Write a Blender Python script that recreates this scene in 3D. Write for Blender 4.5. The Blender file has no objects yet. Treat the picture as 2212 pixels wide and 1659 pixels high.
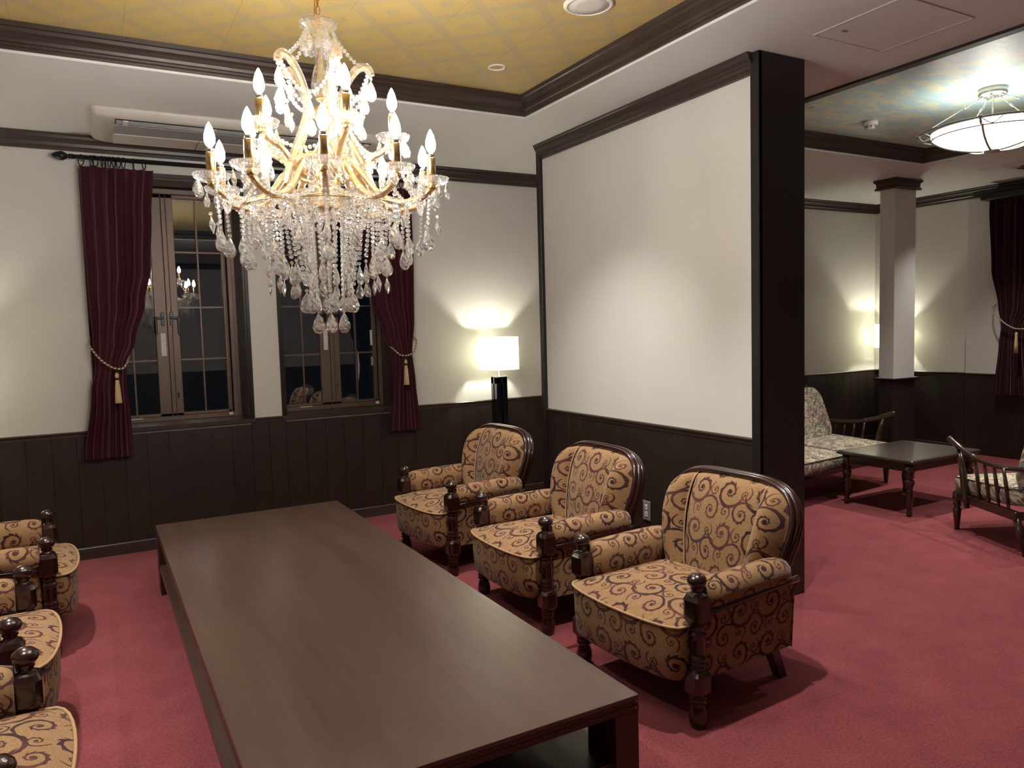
import bpy, math, random
from mathutils import Vector, Matrix
random.seed(7)
PI = math.pi
sc = bpy.context.scene
C = sc.collection

# ------------------------------------------------------------------ camera
YAW, PITCH, ROLL, FPX, CAMH = 0.509, 0.0722, -0.028, 1627.5, 1.5
fw = Vector((math.sin(YAW) * math.cos(PITCH), math.cos(YAW) * math.cos(PITCH), -math.sin(PITCH)))
rt = fw.cross(Vector((0, 0, 1))).normalized()
up = rt.cross(fw)
r2 = math.cos(ROLL) * rt + math.sin(ROLL) * up
u2 = -math.sin(ROLL) * rt + math.cos(ROLL) * up
cd = bpy.data.cameras.new('camera')
cd.sensor_fit = 'HORIZONTAL'; cd.sensor_width = 36; cd.lens = FPX / 2212 * 36
cd.clip_start = 0.02; cd.clip_end = 100
cam = bpy.data.objects.new('camera', cd); C.objects.link(cam)
m = Matrix((r2, u2, -fw)).transposed().to_4x4(); m.translation = Vector((0, 0, CAMH))
cam.matrix_world = m
sc.camera = cam

# ------------------------------------------------------------------ world, exposure
w = bpy.data.worlds.new('night'); sc.world = w; w.use_nodes = True
w.node_tree.nodes['Background'].inputs[0].default_value = (0.006, 0.007, 0.009, 1)
w.node_tree.nodes['Background'].inputs[1].default_value = 0.25
sc.view_settings.view_transform = 'Standard'
sc.view_settings.look = 'None'
sc.view_settings.exposure = 1.42
sc.view_settings.gamma = 1
sc.view_settings.use_curve_mapping = False
# light levels (radiance of the glowing surfaces / watts of the lamps)
BULB = 145.0        # candle bulbs of the chandelier
DOWN = 92.0         # recessed ceiling spots over the chair rows
DOWN2 = 62.0        # the same in the second seating area
TLAMP = 300.0       # table lamp bulbs
BOWL = 1.7          # glowing glass bowl
BOWLUP = 1.3       # the bulbs in the bowl, shining on the ceiling

# ------------------------------------------------------------------ geometry constants
YB = 5.914; XR = 8.42; XL = -2.9; YF = -2.6
ZC = 2.875; ZCOVE = 3.0; ZR = 0.885
XP = 3.048; PY0 = 2.80; PY1 = 4.95; PT = 0.32
YW = 6.25

# ------------------------------------------------------------------ node helpers
class S:
    """socket wrapper so shader maths reads like maths"""
    def __init__(s, nt, sock): s.nt = nt; s.k = sock
    def _b(s, op, o, rev=False, clamp=False):
        n = s.nt.nodes.new('ShaderNodeMath'); n.operation = op; n.use_clamp = clamp
        a, b = (o, s) if rev else (s, o)
        for i, q in enumerate((a, b)):
            if isinstance(q, S): s.nt.links.new(q.k, n.inputs[i])
            elif q is not None: n.inputs[i].default_value = q
        return S(s.nt, n.outputs[0])
    def __add__(s, o): return s._b('ADD', o)
    def __radd__(s, o): return s._b('ADD', o)
    def __sub__(s, o): return s._b('SUBTRACT', o)
    def __rsub__(s, o): return s._b('SUBTRACT', o, True)
    def __mul__(s, o): return s._b('MULTIPLY', o)
    def __rmul__(s, o): return s._b('MULTIPLY', o)
    def __truediv__(s, o): return s._b('DIVIDE', o)
    def __lt__(s, o): return s._b('LESS_THAN', o)
    def __gt__(s, o): return s._b('GREATER_THAN', o)
    def mx(s, o): return s._b('MAXIMUM', o)
    def mn(s, o): return s._b('MINIMUM', o)
    def pw(s, o): return s._b('POWER', o)
    def at2(s, o): return s._b('ARCTAN2', o)
    def mod(s, o): return s._b('FLOORED_MODULO', o)
    def u(s, op):
        n = s.nt.nodes.new('ShaderNodeMath'); n.operation = op
        s.nt.links.new(s.k, n.inputs[0]); return S(s.nt, n.outputs[0])
    def fr(s): return s.u('FRACT')
    def fl(s): return s.u('FLOOR')
    def ab(s): return s.u('ABSOLUTE')
    def sin(s): return s.u('SINE')
    def cos(s): return s.u('COSINE')
    def ln(s): return s._b('LOGARITHM', math.e)
    def sqrt(s): return s.u('SQRT')

def new_mat(name):
    mt = bpy.data.materials.new(name); mt.use_nodes = True
    nt = mt.node_tree; b = nt.nodes['Principled BSDF']
    return mt, nt, b

def coord(nt, kind='Object', scale=None, attr=None, rot=None):
    if attr:
        a = nt.nodes.new('ShaderNodeAttribute'); a.attribute_name = attr; out = a.outputs['Vector']
    else:
        t = nt.nodes.new('ShaderNodeTexCoord'); out = t.outputs[kind]
    if scale or rot:
        mp = nt.nodes.new('ShaderNodeMapping')
        if scale: mp.inputs['Scale'].default_value = scale
        if rot: mp.inputs['Rotation'].default_value = rot
        nt.links.new(out, mp.inputs[0]); out = mp.outputs[0]
    return out

def noise(nt, vec, scale, detail=3, rough=0.55, dist=0.0):
    n = nt.nodes.new('ShaderNodeTexNoise')
    n.inputs['Scale'].default_value = scale; n.inputs['Detail'].default_value = detail
    n.inputs['Roughness'].default_value = rough; n.inputs['Distortion'].default_value = dist
    if vec is not None: nt.links.new(vec, n.inputs['Vector'])
    return S(nt, n.outputs['Fac'])

def mixc(nt, fac, a, b):
    n = nt.nodes.new('ShaderNodeMix'); n.data_type = 'RGBA'
    if isinstance(fac, S): nt.links.new(fac.k, n.inputs[0])
    else: n.inputs[0].default_value = fac
    for i, q in ((6, a), (7, b)):
        if isinstance(q, (tuple, list)): n.inputs[i].default_value = (q[0], q[1], q[2], 1)
        else: nt.links.new(q, n.inputs[i])
    return n.outputs[2]

def ramp(nt, fac, lo, hi):
    n = nt.nodes.new('ShaderNodeMapRange'); n.inputs[1].default_value = lo; n.inputs[2].default_value = hi
    nt.links.new(fac.k, n.inputs[0]); return S(nt, n.outputs[0])

def bump(nt, b, h, strength=0.3, dist=0.005):
    n = nt.nodes.new('ShaderNodeBump'); n.inputs['Strength'].default_value = strength
    n.inputs['Distance'].default_value = dist
    nt.links.new(h.k, n.inputs['Height']); nt.links.new(n.outputs[0], b.inputs['Normal'])

def simple(name, col, rough=0.5, metal=0.0, coat=0.0, spec=0.5, sheen=0.0):
    mt, nt, b = new_mat(name)
    b.inputs['Base Color'].default_value = (*col, 1)
    b.inputs['Roughness'].default_value = rough
    b.inputs['Metallic'].default_value = metal
    b.inputs['Coat Weight'].default_value = coat
    b.inputs['Specular IOR Level'].default_value = spec
    b.inputs['Sheen Weight'].default_value = sheen
    return mt

def plaster(name, col, amt=0.15):
    mt, nt, b = new_mat(name)
    v = coord(nt, 'Object')
    n = noise(nt, v, 1.3, 3); f = noise(nt, v, 260, 2)
    c2 = tuple(x * 0.93 for x in col)
    nt.links.new(mixc(nt, n, c2, col), b.inputs['Base Color'])
    b.inputs['Roughness'].default_value = 0.75
    b.inputs['Specular IOR Level'].default_value = 0.25
    bump(nt, b, f, amt, 0.002)
    return mt

def wood(name, c1, c2, rough=0.35, axis=2, fine=55, coat=0.0, long=1.6, streak=0.6, crough=0.08):
    """grain running along the given axis"""
    mt, nt, b = new_mat(name)
    s = [fine] * 3; s[axis] = long
    v = coord(nt, 'Object', scale=tuple(s))
    n = noise(nt, v, 1.0, 5, 0.65, 0.4)
    s2 = [4.0] * 3; s2[axis] = 0.5
    n2 = noise(nt, coord(nt, 'Object', scale=tuple(s2)), 1.0, 3, 0.5, 1.0)
    f = ramp(nt, n * streak + n2 * (1 - streak), 0.32, 0.68)
    nt.links.new(mixc(nt, f, c1, c2), b.inputs['Base Color'])
    b.inputs['Roughness'].default_value = rough
    b.inputs['Coat Weight'].default_value = coat
    b.inputs['Coat Roughness'].default_value = crough
    bump(nt, b, n, 0.12, 0.001)
    return mt

# ---- materials
M = {}
M['plaster'] = plaster('white_wallpaper', (0.69, 0.675, 0.635))
M['ceil_white'] = plaster('white_ceiling_paint', (0.72, 0.73, 0.71), 0.05)
M['panel'] = wood('dark_wainscot_wood', (0.014, 0.009, 0.007), (0.029, 0.019, 0.015), 0.45, 2, 110)
M['trimx'] = wood('dark_trim_wood_x', (0.030, 0.019, 0.015), (0.060, 0.040, 0.033), 0.35, 0, 70)
M['trimy'] = wood('dark_trim_wood_y', (0.030, 0.019, 0.015), (0.060, 0.040, 0.033), 0.35, 1, 70)
M['jamb'] = wood('black_brown_end_panel', (0.011, 0.008, 0.007), (0.018, 0.012, 0.010), 0.4, 2, 90)
M['tablewood'] = wood('walnut_table_veneer', (0.044, 0.022, 0.014), (0.080, 0.042, 0.027), 0.40, 1, 26, 0.6, 0.9, 0.5, 0.27)
M['tableedge'] = wood('dark_table_edge', (0.030, 0.010, 0.008), (0.055, 0.020, 0.016), 0.35, 0, 60)
M['mahog'] = wood('polished_mahogany', (0.012, 0.0025, 0.002), (0.028, 0.006, 0.005), 0.25, 2, 30, 0.7)
M['spindle'] = wood('dark_oak_lacquer', (0.014, 0.005, 0.003), (0.036, 0.015, 0.007), 0.25, 2, 40, 0.6)
M['t2top'] = wood('dark_square_table_top', (0.030, 0.020, 0.017), (0.042, 0.030, 0.026), 0.3, 0, 40, 0.1)
M['bronze'] = simple('bronze_window_frame', (0.155, 0.105, 0.083), 0.45, 0.35)
M['reveal'] = wood('dark_reveal_lining', (0.012, 0.009, 0.008), (0.022, 0.016, 0.014), 0.3, 2, 60)
M['black_metal'] = simple('black_metal', (0.012, 0.013, 0.017), 0.32, 0.4)
M['gloss_black'] = simple('gloss_black_lacquer', (0.006, 0.007, 0.011), 0.06, 0, 0.5)
M['chrome'] = simple('chrome', (0.8, 0.8, 0.8), 0.12, 1.0)
M['steel'] = simple('brushed_nickel', (0.52, 0.51, 0.46), 0.32, 0.85)
M['gold'] = simple('polished_brass', (0.80, 0.55, 0.25), 0.22, 1.0)
M['copper'] = simple('copper_wire', (0.65, 0.30, 0.10), 0.3, 0.8)
M['ac_white'] = simple('ivory_plastic', (0.60, 0.57, 0.51), 0.4)
M['ac_grey'] = simple('grey_plastic', (0.33, 0.34, 0.34), 0.45)
M['ac_dark'] = simple('dark_vent', (0.01, 0.012, 0.02), 0.5)
M['paper'] = simple('label_paper', (0.72, 0.70, 0.70), 0.6)
M['ink'] = simple('grey_ink', (0.25, 0.24, 0.25), 0.6)
M['white_plastic'] = simple('white_plastic', (0.72, 0.70, 0.64), 0.35)
M['outlet_grey'] = simple('silver_outlet_plate', (0.30, 0.30, 0.31), 0.35, 0.3)
M['rope'] = None

# carpet
mt, nt, b = new_mat('red_carpet')
v = coord(nt, 'Object')
n1 = noise(nt, v, 230, 3, 0.75); n2 = noise(nt, v, 5, 4, 0.6); n3 = noise(nt, v, 90, 3, 0.7)
f = ramp(nt, n1 * 0.55 + n3 * 0.3 + n2 * 0.15, 0.40, 0.60)
nt.links.new(mixc(nt, f, (0.115, 0.021, 0.027), (0.335, 0.080, 0.084)), b.inputs['Base Color'])
b.inputs['Roughness'].default_value = 0.95; b.inputs['Specular IOR Level'].default_value = 0.1
b.inputs['Sheen Weight'].default_value = 0.25; b.inputs['Sheen Tint'].default_value = (0.8, 0.35, 0.38, 1)
bump(nt, b, n1 + n3, 0.8, 0.006)
M['carpet'] = mt

# golden lattice ceiling paper: 45 degree lattice of framed squares with a woven strap between
mt, nt, b = new_mat('gold_lattice_ceiling_paper')
mp = coord(nt, 'Object', rot=(0, 0, PI / 4))
sx = nt.nodes.new('ShaderNodeSeparateXYZ'); nt.links.new(mp, sx.inputs[0])
X, Y = S(nt, sx.outputs[0]), S(nt, sx.outputs[1])
T = 0.27
cx = ((X / T).fr() - 0.5).ab(); cy = ((Y / T).fr() - 0.5).ab()
mxx = cx.mx(cy)
strap = mxx > 0.40
frame = (mxx > 0.33) * (mxx < 0.365)
pat = noise(nt, mp, 60, 3, 0.6, 1.5)
motif = ((pat > 0.56) * (mxx < 0.31)) * 0.55
cen = ((cx * cx + cy * cy).sqrt() < 0.13) * 0.35
weave = ((X * 160).sin() * (Y * 160).sin()) * 0.12
fac = (strap * 0.62 + motif + frame * 0.35 + cen + weave * strap)._b('MINIMUM', 1.0)
base = mixc(nt, fac, (0.52, 0.375, 0.125), (0.385, 0.315, 0.19))
# straight seams of the paper along y
sx2 = nt.nodes.new('ShaderNodeSeparateXYZ'); nt.links.new(coord(nt, 'Object'), sx2.inputs[0])
seam = (((S(nt, sx2.outputs[0]) / 0.46).fr() - 0.5).ab() < 0.0035)
nt.links.new(mixc(nt, seam * 0.5, base, (0.25, 0.17, 0.07)), b.inputs['Base Color'])
b.inputs['Roughness'].default_value = 0.55
M['goldpaper'] = mt

# blue cloud ceiling paper
mt, nt, b = new_mat('blue_cloud_ceiling_paper')
v = coord(nt, 'Object', scale=(1.0, 1.9, 1.0))
n = noise(nt, v, 6.0, 2, 0.5, 0.8)
blob = ramp(nt, n, 0.50, 0.53)
edge = ((n - 0.535).ab() < 0.012)
n2 = noise(nt, v, 6.0, 1, 0.4, 2.6)
curl = ((n2 - 0.5).ab() < 0.010)
fac = (blob * 0.75)._b('MAXIMUM', curl * 0.9)._b('SUBTRACT', edge * 0.35)
nt.links.new(mixc(nt, fac, (0.40, 0.56, 0.58), (0.68, 0.63, 0.42)), b.inputs['Base Color'])
b.inputs['Roughness'].default_value = 0.4
M['cloudpaper'] = mt

def scroll_mask(nt, U, V, tile, ox, oy, R, flip, k=0.80, w0=0.095, rot=0.0, teeth=9.0, wt=0.20):
    """rows of acanthus scrolls, mirrored from cell to cell"""
    u = (U + ox) / tile; v_ = (V + oy) / tile
    par = ((u.fl() + v_.fl()).mod(2.0)) * 2 - 1
    qx = (u.fr() - 0.5) * tile * par * flip; qy = (v_.fr() - 0.5) * tile
    r = (qx * qx + qy * qy).sqrt().mx(0.0005)
    th = qy.at2(qx) / (2 * PI) + rot
    rr = (r / R).mn(1.0)
    turn = (r / R).ln() * k
    ph = (th + turn).fr() - 0.5
    lobe = (th * teeth + ph * 5.0).fr()
    tap = 1.0 - rr.pw(7.0)
    lim = (lobe * wt * ((th * 2 * PI + turn * 2.0).sin() * 0.45 + 0.75) + w0) * tap
    lo = (lobe * 0.03 + w0 * 0.9) * tap
    inside = (ph < lim) * ((ph + lo) > 0.0)
    eye = (r < R * 0.13)
    return (inside * (r > R * 0.07)).mx(eye)

# brocade of the armchairs
mt, nt, b = new_mat('tan_scroll_brocade')
sx = nt.nodes.new('ShaderNodeSeparateXYZ')
wv = coord(nt, attr='fuv')
wob = nt.nodes.new('ShaderNodeTexNoise'); wob.inputs['Scale'].default_value = 9; nt.links.new(wv, wob.inputs['Vector'])
va = nt.nodes.new('ShaderNodeVectorMath'); va.operation = 'MULTIPLY_ADD'
va.inputs[1].default_value = (0.022, 0.022, 0); nt.links.new(wob.outputs['Color'], va.inputs[0]); nt.links.new(wv, va.inputs[2])
nt.links.new(va.outputs[0], sx.inputs[0])
U, V = S(nt, sx.outputs[0]), S(nt, sx.outputs[1])
T_ = 0.185
a1 = scroll_mask(nt, U, V, T_, 0.0, 0.0, 0.090, 1.0)
a2 = scroll_mask(nt, U, V, T_, T_ / 2, T_ / 2, 0.070, -1.0, rot=0.4)
a3 = scroll_mask(nt, U, V, T_, T_ / 2, 0.0, 0.038, 1.0, rot=0.2, teeth=7.0)
a4 = scroll_mask(nt, U, V, T_, 0.0, T_ / 2, 0.038, -1.0, rot=0.7, teeth=7.0)
pat = a1.mx(a2).mx(a3).mx(a4)
thread = noise(nt, coord(nt, attr='fuv', scale=(40, 900, 1)), 1.0, 2, 0.6)
thread2 = noise(nt, coord(nt, attr='fuv'), 6, 2, 0.5)
ground = mixc(nt, ramp(nt, thread, 0.35, 0.65), (0.185, 0.100, 0.045), (0.325, 0.190, 0.087))
fig = mixc(nt, ramp(nt, thread2, 0.40, 0.62), (0.030, 0.008, 0.008), (0.100, 0.028, 0.021))
nt.links.new(mixc(nt, pat, ground, fig), b.inputs['Base Color'])
b.inputs['Roughness'].default_value = 0.8; b.inputs['Specular IOR Level'].default_value = 0.2
b.inputs['Sheen Weight'].default_value = 0.15
bump(nt, b, thread + pat * 0.6, 0.35, 0.0012)
M['brocade'] = mt
M['piping'] = simple('tan_piping', (0.36, 0.22, 0.11), 0.6)

# floral cream fabric of the spindle chairs
mt, nt, b = new_mat('cream_floral_tapestry')
v = coord(nt, attr='fuv')
n = noise(nt, v, 12, 3, 0.6, 1.6); n2 = noise(nt, v, 8, 2, 0.5, 2.2); n3 = noise(nt, v, 6, 1, 0.5)
line = ((n - 0.5).ab() < 0.026).mx((n2 - 0.52).ab() < 0.022)
leaf = (n2 > 0.60) * 0.75
c = mixc(nt, leaf, (0.52, 0.45, 0.31), (0.11, 0.12, 0.10))
c = mixc(nt, (n3 > 0.57) * (n > 0.47) * 0.65, c, (0.26, 0.10, 0.12))
c = mixc(nt, line * 0.8, c, (0.045, 0.04, 0.045))
nt.links.new(c, b.inputs['Base Color']); b.inputs['Roughness'].default_value = 0.85
M['floral'] = mt

# velvet
def velvet(name, c1, c2):
    mt, nt, b = new_mat(name)
    n = noise(nt, coord(nt, 'Object', scale=(30, 30, 3)), 1.0, 3)
    nt.links.new(mixc(nt, n, c1, c2), b.inputs['Base Color'])
    b.inputs['Roughness'].default_value = 0.85; b.inputs['Sheen Weight'].default_value = 0.5
    b.inputs['Sheen Tint'].default_value = (0.55, 0.25, 0.32, 1); b.inputs['Specular IOR Level'].default_value = 0.15
    return mt
M['velvet2'] = velvet('dark_maroon_velvet', (0.012, 0.002, 0.003), (0.022, 0.004, 0.005))
M['velvet'] = velvet('burgundy_velvet', (0.036, 0.007, 0.013), (0.068, 0.013, 0.022))

# twisted rope
mt, nt, b = new_mat('twisted_cord')
sx = nt.nodes.new('ShaderNodeSeparateXYZ'); nt.links.new(coord(nt, attr='fuv'), sx.inputs[0])
t = ((S(nt, sx.outputs[0]) * 42.0 + S(nt, sx.outputs[1])).fr() > 0.42)
nt.links.new(mixc(nt, t, (0.05, 0.03, 0.035), (0.62, 0.47, 0.29)), b.inputs['Base Color'])
b.inputs['Roughness'].default_value = 0.55
M['rope'] = mt
mt, nt, b = new_mat('tassel_threads')
n = noise(nt, coord(nt, 'Object', scale=(600, 600, 4)), 1.0, 2)
nt.links.new(mixc(nt, n, (0.42, 0.31, 0.14), (0.72, 0.57, 0.32)), b.inputs['Base Color'])
b.inputs['Roughness'].default_value = 0.5; bump(nt, b, n, 0.5, 0.002)
M['tassel'] = mt

def emis(name, col, st):
    mt = bpy.data.materials.new(name); mt.use_nodes = True; nt = mt.node_tree; nt.nodes.clear()
    e = nt.nodes.new('ShaderNodeEmission'); e.inputs[0].default_value = (*col, 1); e.inputs[1].default_value = st
    o = nt.nodes.new('ShaderNodeOutputMaterial'); nt.links.new(e.outputs[0], o.inputs[0]); return mt
M['bulb'] = emis('glowing_candle_bulb', (1.0, 0.95, 0.88), BULB)
M['tbulb'] = emis('glowing_lamp_bulb', (1.0, 0.97, 0.80), TLAMP)
M['bowlglow'] = emis('glowing_white_glass', (1.0, 0.98, 0.90), BOWL)

def clear_mat(name, refl=1.0, trans_mix=0.5, ior=1.5, col=(1, 1, 1), rough=0.0, thin=False):
    mt = bpy.data.materials.new(name); mt.use_nodes = True; nt = mt.node_tree; nt.nodes.clear()
    o = nt.nodes.new('ShaderNodeOutputMaterial')
    tr = nt.nodes.new('ShaderNodeBsdfTransparent'); tr.inputs[0].default_value = (*col, 1)
    if thin:
        fr = nt.nodes.new('ShaderNodeFresnel'); fr.inputs[0].default_value = ior
        g = nt.nodes.new('ShaderNodeBsdfGlossy'); g.inputs['Roughness'].default_value = rough
        mx = nt.nodes.new('ShaderNodeMixShader')
        f = S(nt, fr.outputs[0]) * refl
        f = f.mn(1.0)
        nt.links.new(f.k, mx.inputs[0]); nt.links.new(tr.outputs[0], mx.inputs[1]); nt.links.new(g.outputs[0], mx.inputs[2])
        nt.links.new(mx.outputs[0], o.inputs[0]); return mt
    g = nt.nodes.new('ShaderNodeBsdfGlass'); g.inputs['IOR'].default_value = ior; g.inputs['Roughness'].default_value = rough
    g.inputs[0].default_value = (*col, 1)
    mx = nt.nodes.new('ShaderNodeMixShader'); mx.inputs[0].default_value = trans_mix
    nt.links.new(g.outputs[0], mx.inputs[1]); nt.links.new(tr.outputs[0], mx.inputs[2])
    nt.links.new(mx.outputs[0], o.inputs[0]); return mt
def crystal_mat(name, ior, rough, tm, dm):  # dm: white diffuse and translucent share standing in for unresolved sparkle
    mt = clear_mat(name, trans_mix=tm, ior=ior, rough=rough); nt = mt.node_tree
    o = [n for n in nt.nodes if n.type == 'OUTPUT_MATERIAL'][0]; src = o.inputs[0].links[0].from_socket
    d = nt.nodes.new('ShaderNodeBsdfDiffuse'); d.inputs[0].default_value = (.95, .95, .95, 1)
    t = nt.nodes.new('ShaderNodeBsdfTranslucent'); t.inputs[0].default_value = (.95, .95, .95, 1)
    m1 = nt.nodes.new('ShaderNodeMixShader'); m1.inputs[0].default_value = .5
    nt.links.new(d.outputs[0], m1.inputs[1]); nt.links.new(t.outputs[0], m1.inputs[2])
    m2 = nt.nodes.new('ShaderNodeMixShader'); m2.inputs[0].default_value = dm
    nt.links.new(src, m2.inputs[1]); nt.links.new(m1.outputs[0], m2.inputs[2]); nt.links.new(m2.outputs[0], o.inputs[0])
    return mt
M['crystal'] = crystal_mat('cut_crystal', 1.6, .04, .28, .07)
M['crystal_bright'] = crystal_mat('brightened_crystal', 1.6, .03, .26, .10)  # whiter copy of the crystal, making up for weak light on the lower drops
M['pressed'] = crystal_mat('pressed_glass', 1.5, .04, .40, .03)
M['pane'] = clear_mat('window_glass', refl=3.6, thin=True, col=(0.8, 0.85, 0.9))

# lamp shade cloth
mt = bpy.data.materials.new('white_shade_cloth'); mt.use_nodes = True; nt = mt.node_tree; nt.nodes.clear()
o = nt.nodes.new('ShaderNodeOutputMaterial'); d = nt.nodes.new('ShaderNodeBsdfDiffuse'); d.inputs[0].default_value = (0.75, 0.75, 0.68, 1)
tl = nt.nodes.new('ShaderNodeBsdfTranslucent'); tl.inputs[0].default_value = (0.85, 0.85, 0.72, 1)
mx = nt.nodes.new('ShaderNodeMixShader'); mx.inputs[0].default_value = 0.28
nt.links.new(d.outputs[0], mx.inputs[1]); nt.links.new(tl.outputs[0], mx.inputs[2]); nt.links.new(mx.outputs[0], o.inputs[0])
M['shade'] = mt

# ------------------------------------------------------------------ mesh helpers
class MB:
    def __init__(s): s.v = []; s.f = []; s.sm = []; s.uv = {}
    def add(s, verts, faces, smooth=False, uvs=None):
        o = len(s.v); s.v += [tuple(p) for p in verts]
        for f in faces: s.f.append([i + o for i in f]); s.sm.append(smooth)
        if uvs:
            for i, q in enumerate(uvs): s.uv[o + i] = q
        return s
    def box(s, x0, x1, y0, y1, z0, z1):
        x0, x1 = sorted((x0, x1)); y0, y1 = sorted((y0, y1)); z0, z1 = sorted((z0, z1))
        v = [(x0, y0, z0), (x1, y0, z0), (x1, y1, z0), (x0, y1, z0), (x0, y0, z1), (x1, y0, z1), (x1, y1, z1), (x0, y1, z1)]
        f = [(0, 3, 2, 1), (4, 5, 6, 7), (0, 1, 5, 4), (1, 2, 6, 5), (2, 3, 7, 6), (3, 0, 4, 7)]
        return s.add(v, f)
    def bbox(s, x0, x1, y0, y1, z0, z1, c=0.003):
        """box with chamfered edges"""
        x0, x1 = sorted((x0, x1)); y0, y1 = sorted((y0, y1)); z0, z1 = sorted((z0, z1))
        c = min(c, (x1 - x0) * .45, (y1 - y0) * .45, (z1 - z0) * .45)
        rings = []
        for z, i in ((z0, c), (z0 + c, 0), (z1 - c, 0), (z1, c)):
            a0, a1, b0, b1 = x0 + i, x1 - i, y0 + i, y1 - i
            rings.append([(a0 + c, b0, z), (a1 - c, b0, z), (a1, b0 + c, z), (a1, b1 - c, z), (a1 - c, b1, z), (a0 + c, b1, z), (a0, b1 - c, z), (a0, b0 + c, z)])
        return s.loft(rings, True, True)
    def loft(s, rings, cap0=True, cap1=True, smooth=False, closed=True, uvs=None):
        n = len(rings[0]); v = [p for r in rings for p in r]; f = []
        for i in range(len(rings) - 1):
            for j in range(n if closed else n - 1):
                k = (j + 1) % n
                f.append((i * n + j, i * n + k, (i + 1) * n + k, (i + 1) * n + j))
        if cap0: f.append(tuple(range(n - 1, -1, -1)))
        if cap1: f.append(tuple((len(rings) - 1) * n + j for j in range(n)))
        return s.add(v, f, smooth, uvs)
    def lathe(s, prof, cx=0, cy=0, seg=24, smooth=True, cap0=True, cap1=True, sq=None):
        rings = []
        for i, (r, z) in enumerate(prof):
            q = sq[i] if sq else 0
            ring = []
            for j in range(seg):
                t = 2 * PI * j / seg; rr = r
                if q:
                    a = ((t + PI / 4) % (PI / 2)) - PI / 4
                    sqr = min(r / math.cos(a), r * 1.22)
                    rr = r * (1 - q) + sqr * q
                ring.append((cx + rr * math.cos(t), cy + rr * math.sin(t), z))
            rings.append(ring)
        return s.loft(rings, cap0, cap1, smooth)
    def tube(s, pts, rad, seg=8, smooth=True, cap=True, flute=0, uvs=False):
        pts = [Vector(p) for p in pts]; rings = []; uvl = []; L = 0; prev = None; N = None
        for i, p in enumerate(pts):
            t = (pts[min(i + 1, len(pts) - 1)] - pts[max(i - 1, 0)]).normalized()
            if N is None:
                N = t.cross(Vector((0, 0, 1)))
                if N.length < 0.1: N = t.cross(Vector((1, 0, 0)))
                N.normalize()
            else:
                N = (N - t * N.dot(t)).normalized()
            B = t.cross(N); r = rad[i] if isinstance(rad, (list, tuple)) else rad
            if prev is not None: L += (p - prev).length
            prev = p
            ring = []
            for j in range(seg):
                a = 2 * PI * j / seg; rr = r * (1 + flute * (1 if j % 2 else -1))
                ring.append(p + N * (rr * math.cos(a)) + B * (rr * math.sin(a))); uvl.append((L, j / seg, 0))
            rings.append(ring)
        return s.loft(rings, cap, cap, smooth, uvs=uvl if uvs else None)
    def sphere(s, c, r, seg=12, rings=8, sc=(1, 1, 1), smooth=True):
        v = [(c[0], c[1], c[2] - r * sc[2])]; f = []
        for i in range(1, rings):
            a = -PI / 2 + PI * i / rings
            for j in range(seg):
                t = 2 * PI * j / seg
                v.append((c[0] + r * sc[0] * math.cos(a) * math.cos(t), c[1] + r * sc[1] * math.cos(a) * math.sin(t), c[2] + r * sc[2] * math.sin(a)))
        v.append((c[0], c[1], c[2] + r * sc[2])); top = len(v) - 1
        for j in range(seg):
            k = (j + 1) % seg
            f.append((0, 1 + k, 1 + j)); f.append((top, top - seg + j, top - seg + k))
            for i in range(rings - 2):
                a = 1 + i * seg
                f.append((a + j, a + k, a + seg + k, a + seg + j))
        return s.add(v, f, smooth)
    def grid(s, fn, nu, nv, smooth=True, uvf=None):
        v = []; uv = []
        for j in range(nv + 1):
            for i in range(nu + 1):
                p = fn(i / nu, j / nv); v.append(p[:3])
                uv.append(uvf(i / nu, j / nv) if uvf else (p[3], p[4], 0) if len(p) > 3 else (0, 0, 0))
        f = [(j * (nu + 1) + i, j * (nu + 1) + i + 1, (j + 1) * (nu + 1) + i + 1, (j + 1) * (nu + 1) + i) for j in range(nv) for i in range(nu)]
        return s.add(v, f, smooth, uv)
    def mesh(s, name, mat):
        me = bpy.data.meshes.new(name); me.from_pydata(s.v, [], s.f)
        me.polygons.foreach_set('use_smooth', s.sm)
        if s.uv:
            a = me.attributes.new('fuv', 'FLOAT_VECTOR', 'POINT')
            d = [0.0] * (3 * len(s.v))
            for i, q in s.uv.items(): d[3 * i:3 * i + 3] = q
            a.data.foreach_set('vector', d)
        if mat: me.materials.append(mat if not isinstance(mat, str) else M[mat])
        me.validate(); me.update(); return me
    def build(s, name, mat, parent=None, loc=None):
        return link(name, s.mesh(name, mat), parent, loc)

def link(name, data, parent=None, loc=None, rotz=None):
    o = bpy.data.objects.new(name, data); C.objects.link(o)
    if parent: o.parent = parent
    if loc is not None: o.location = loc
    if rotz is not None: o.rotation_euler = (0, 0, rotz)
    return o

def tag(o, label=None, cat=None, group=None, kind=None):
    if label: o['label'] = label
    if cat: o['category'] = cat
    if group: o['group'] = group
    if kind: o['kind'] = kind
    return o

def thing(name, label, cat, loc=(0, 0, 0), rotz=0.0, group=None):
    return tag(link(name, None, None, loc, rotz), label, cat, group)

def struct(name, mb, mat, label=None, parent=None):
    o = mb.build(name, mat, parent)
    if not parent: tag(o, kind='structure')
    if label: o['label'] = label
    return o

def dup(root, loc, rotz, label=None, group=None):
    r = root.copy(); C.objects.link(r); r.location = loc; r.rotation_euler = (0, 0, rotz)
    if label: r['label'] = label
    if group: r['group'] = group
    for ch in list(root.children):
        c = ch.copy(); C.objects.link(c); c.parent = r
        for g in ch.children:
            d = g.copy(); C.objects.link(d); d.parent = c
    return r

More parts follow.
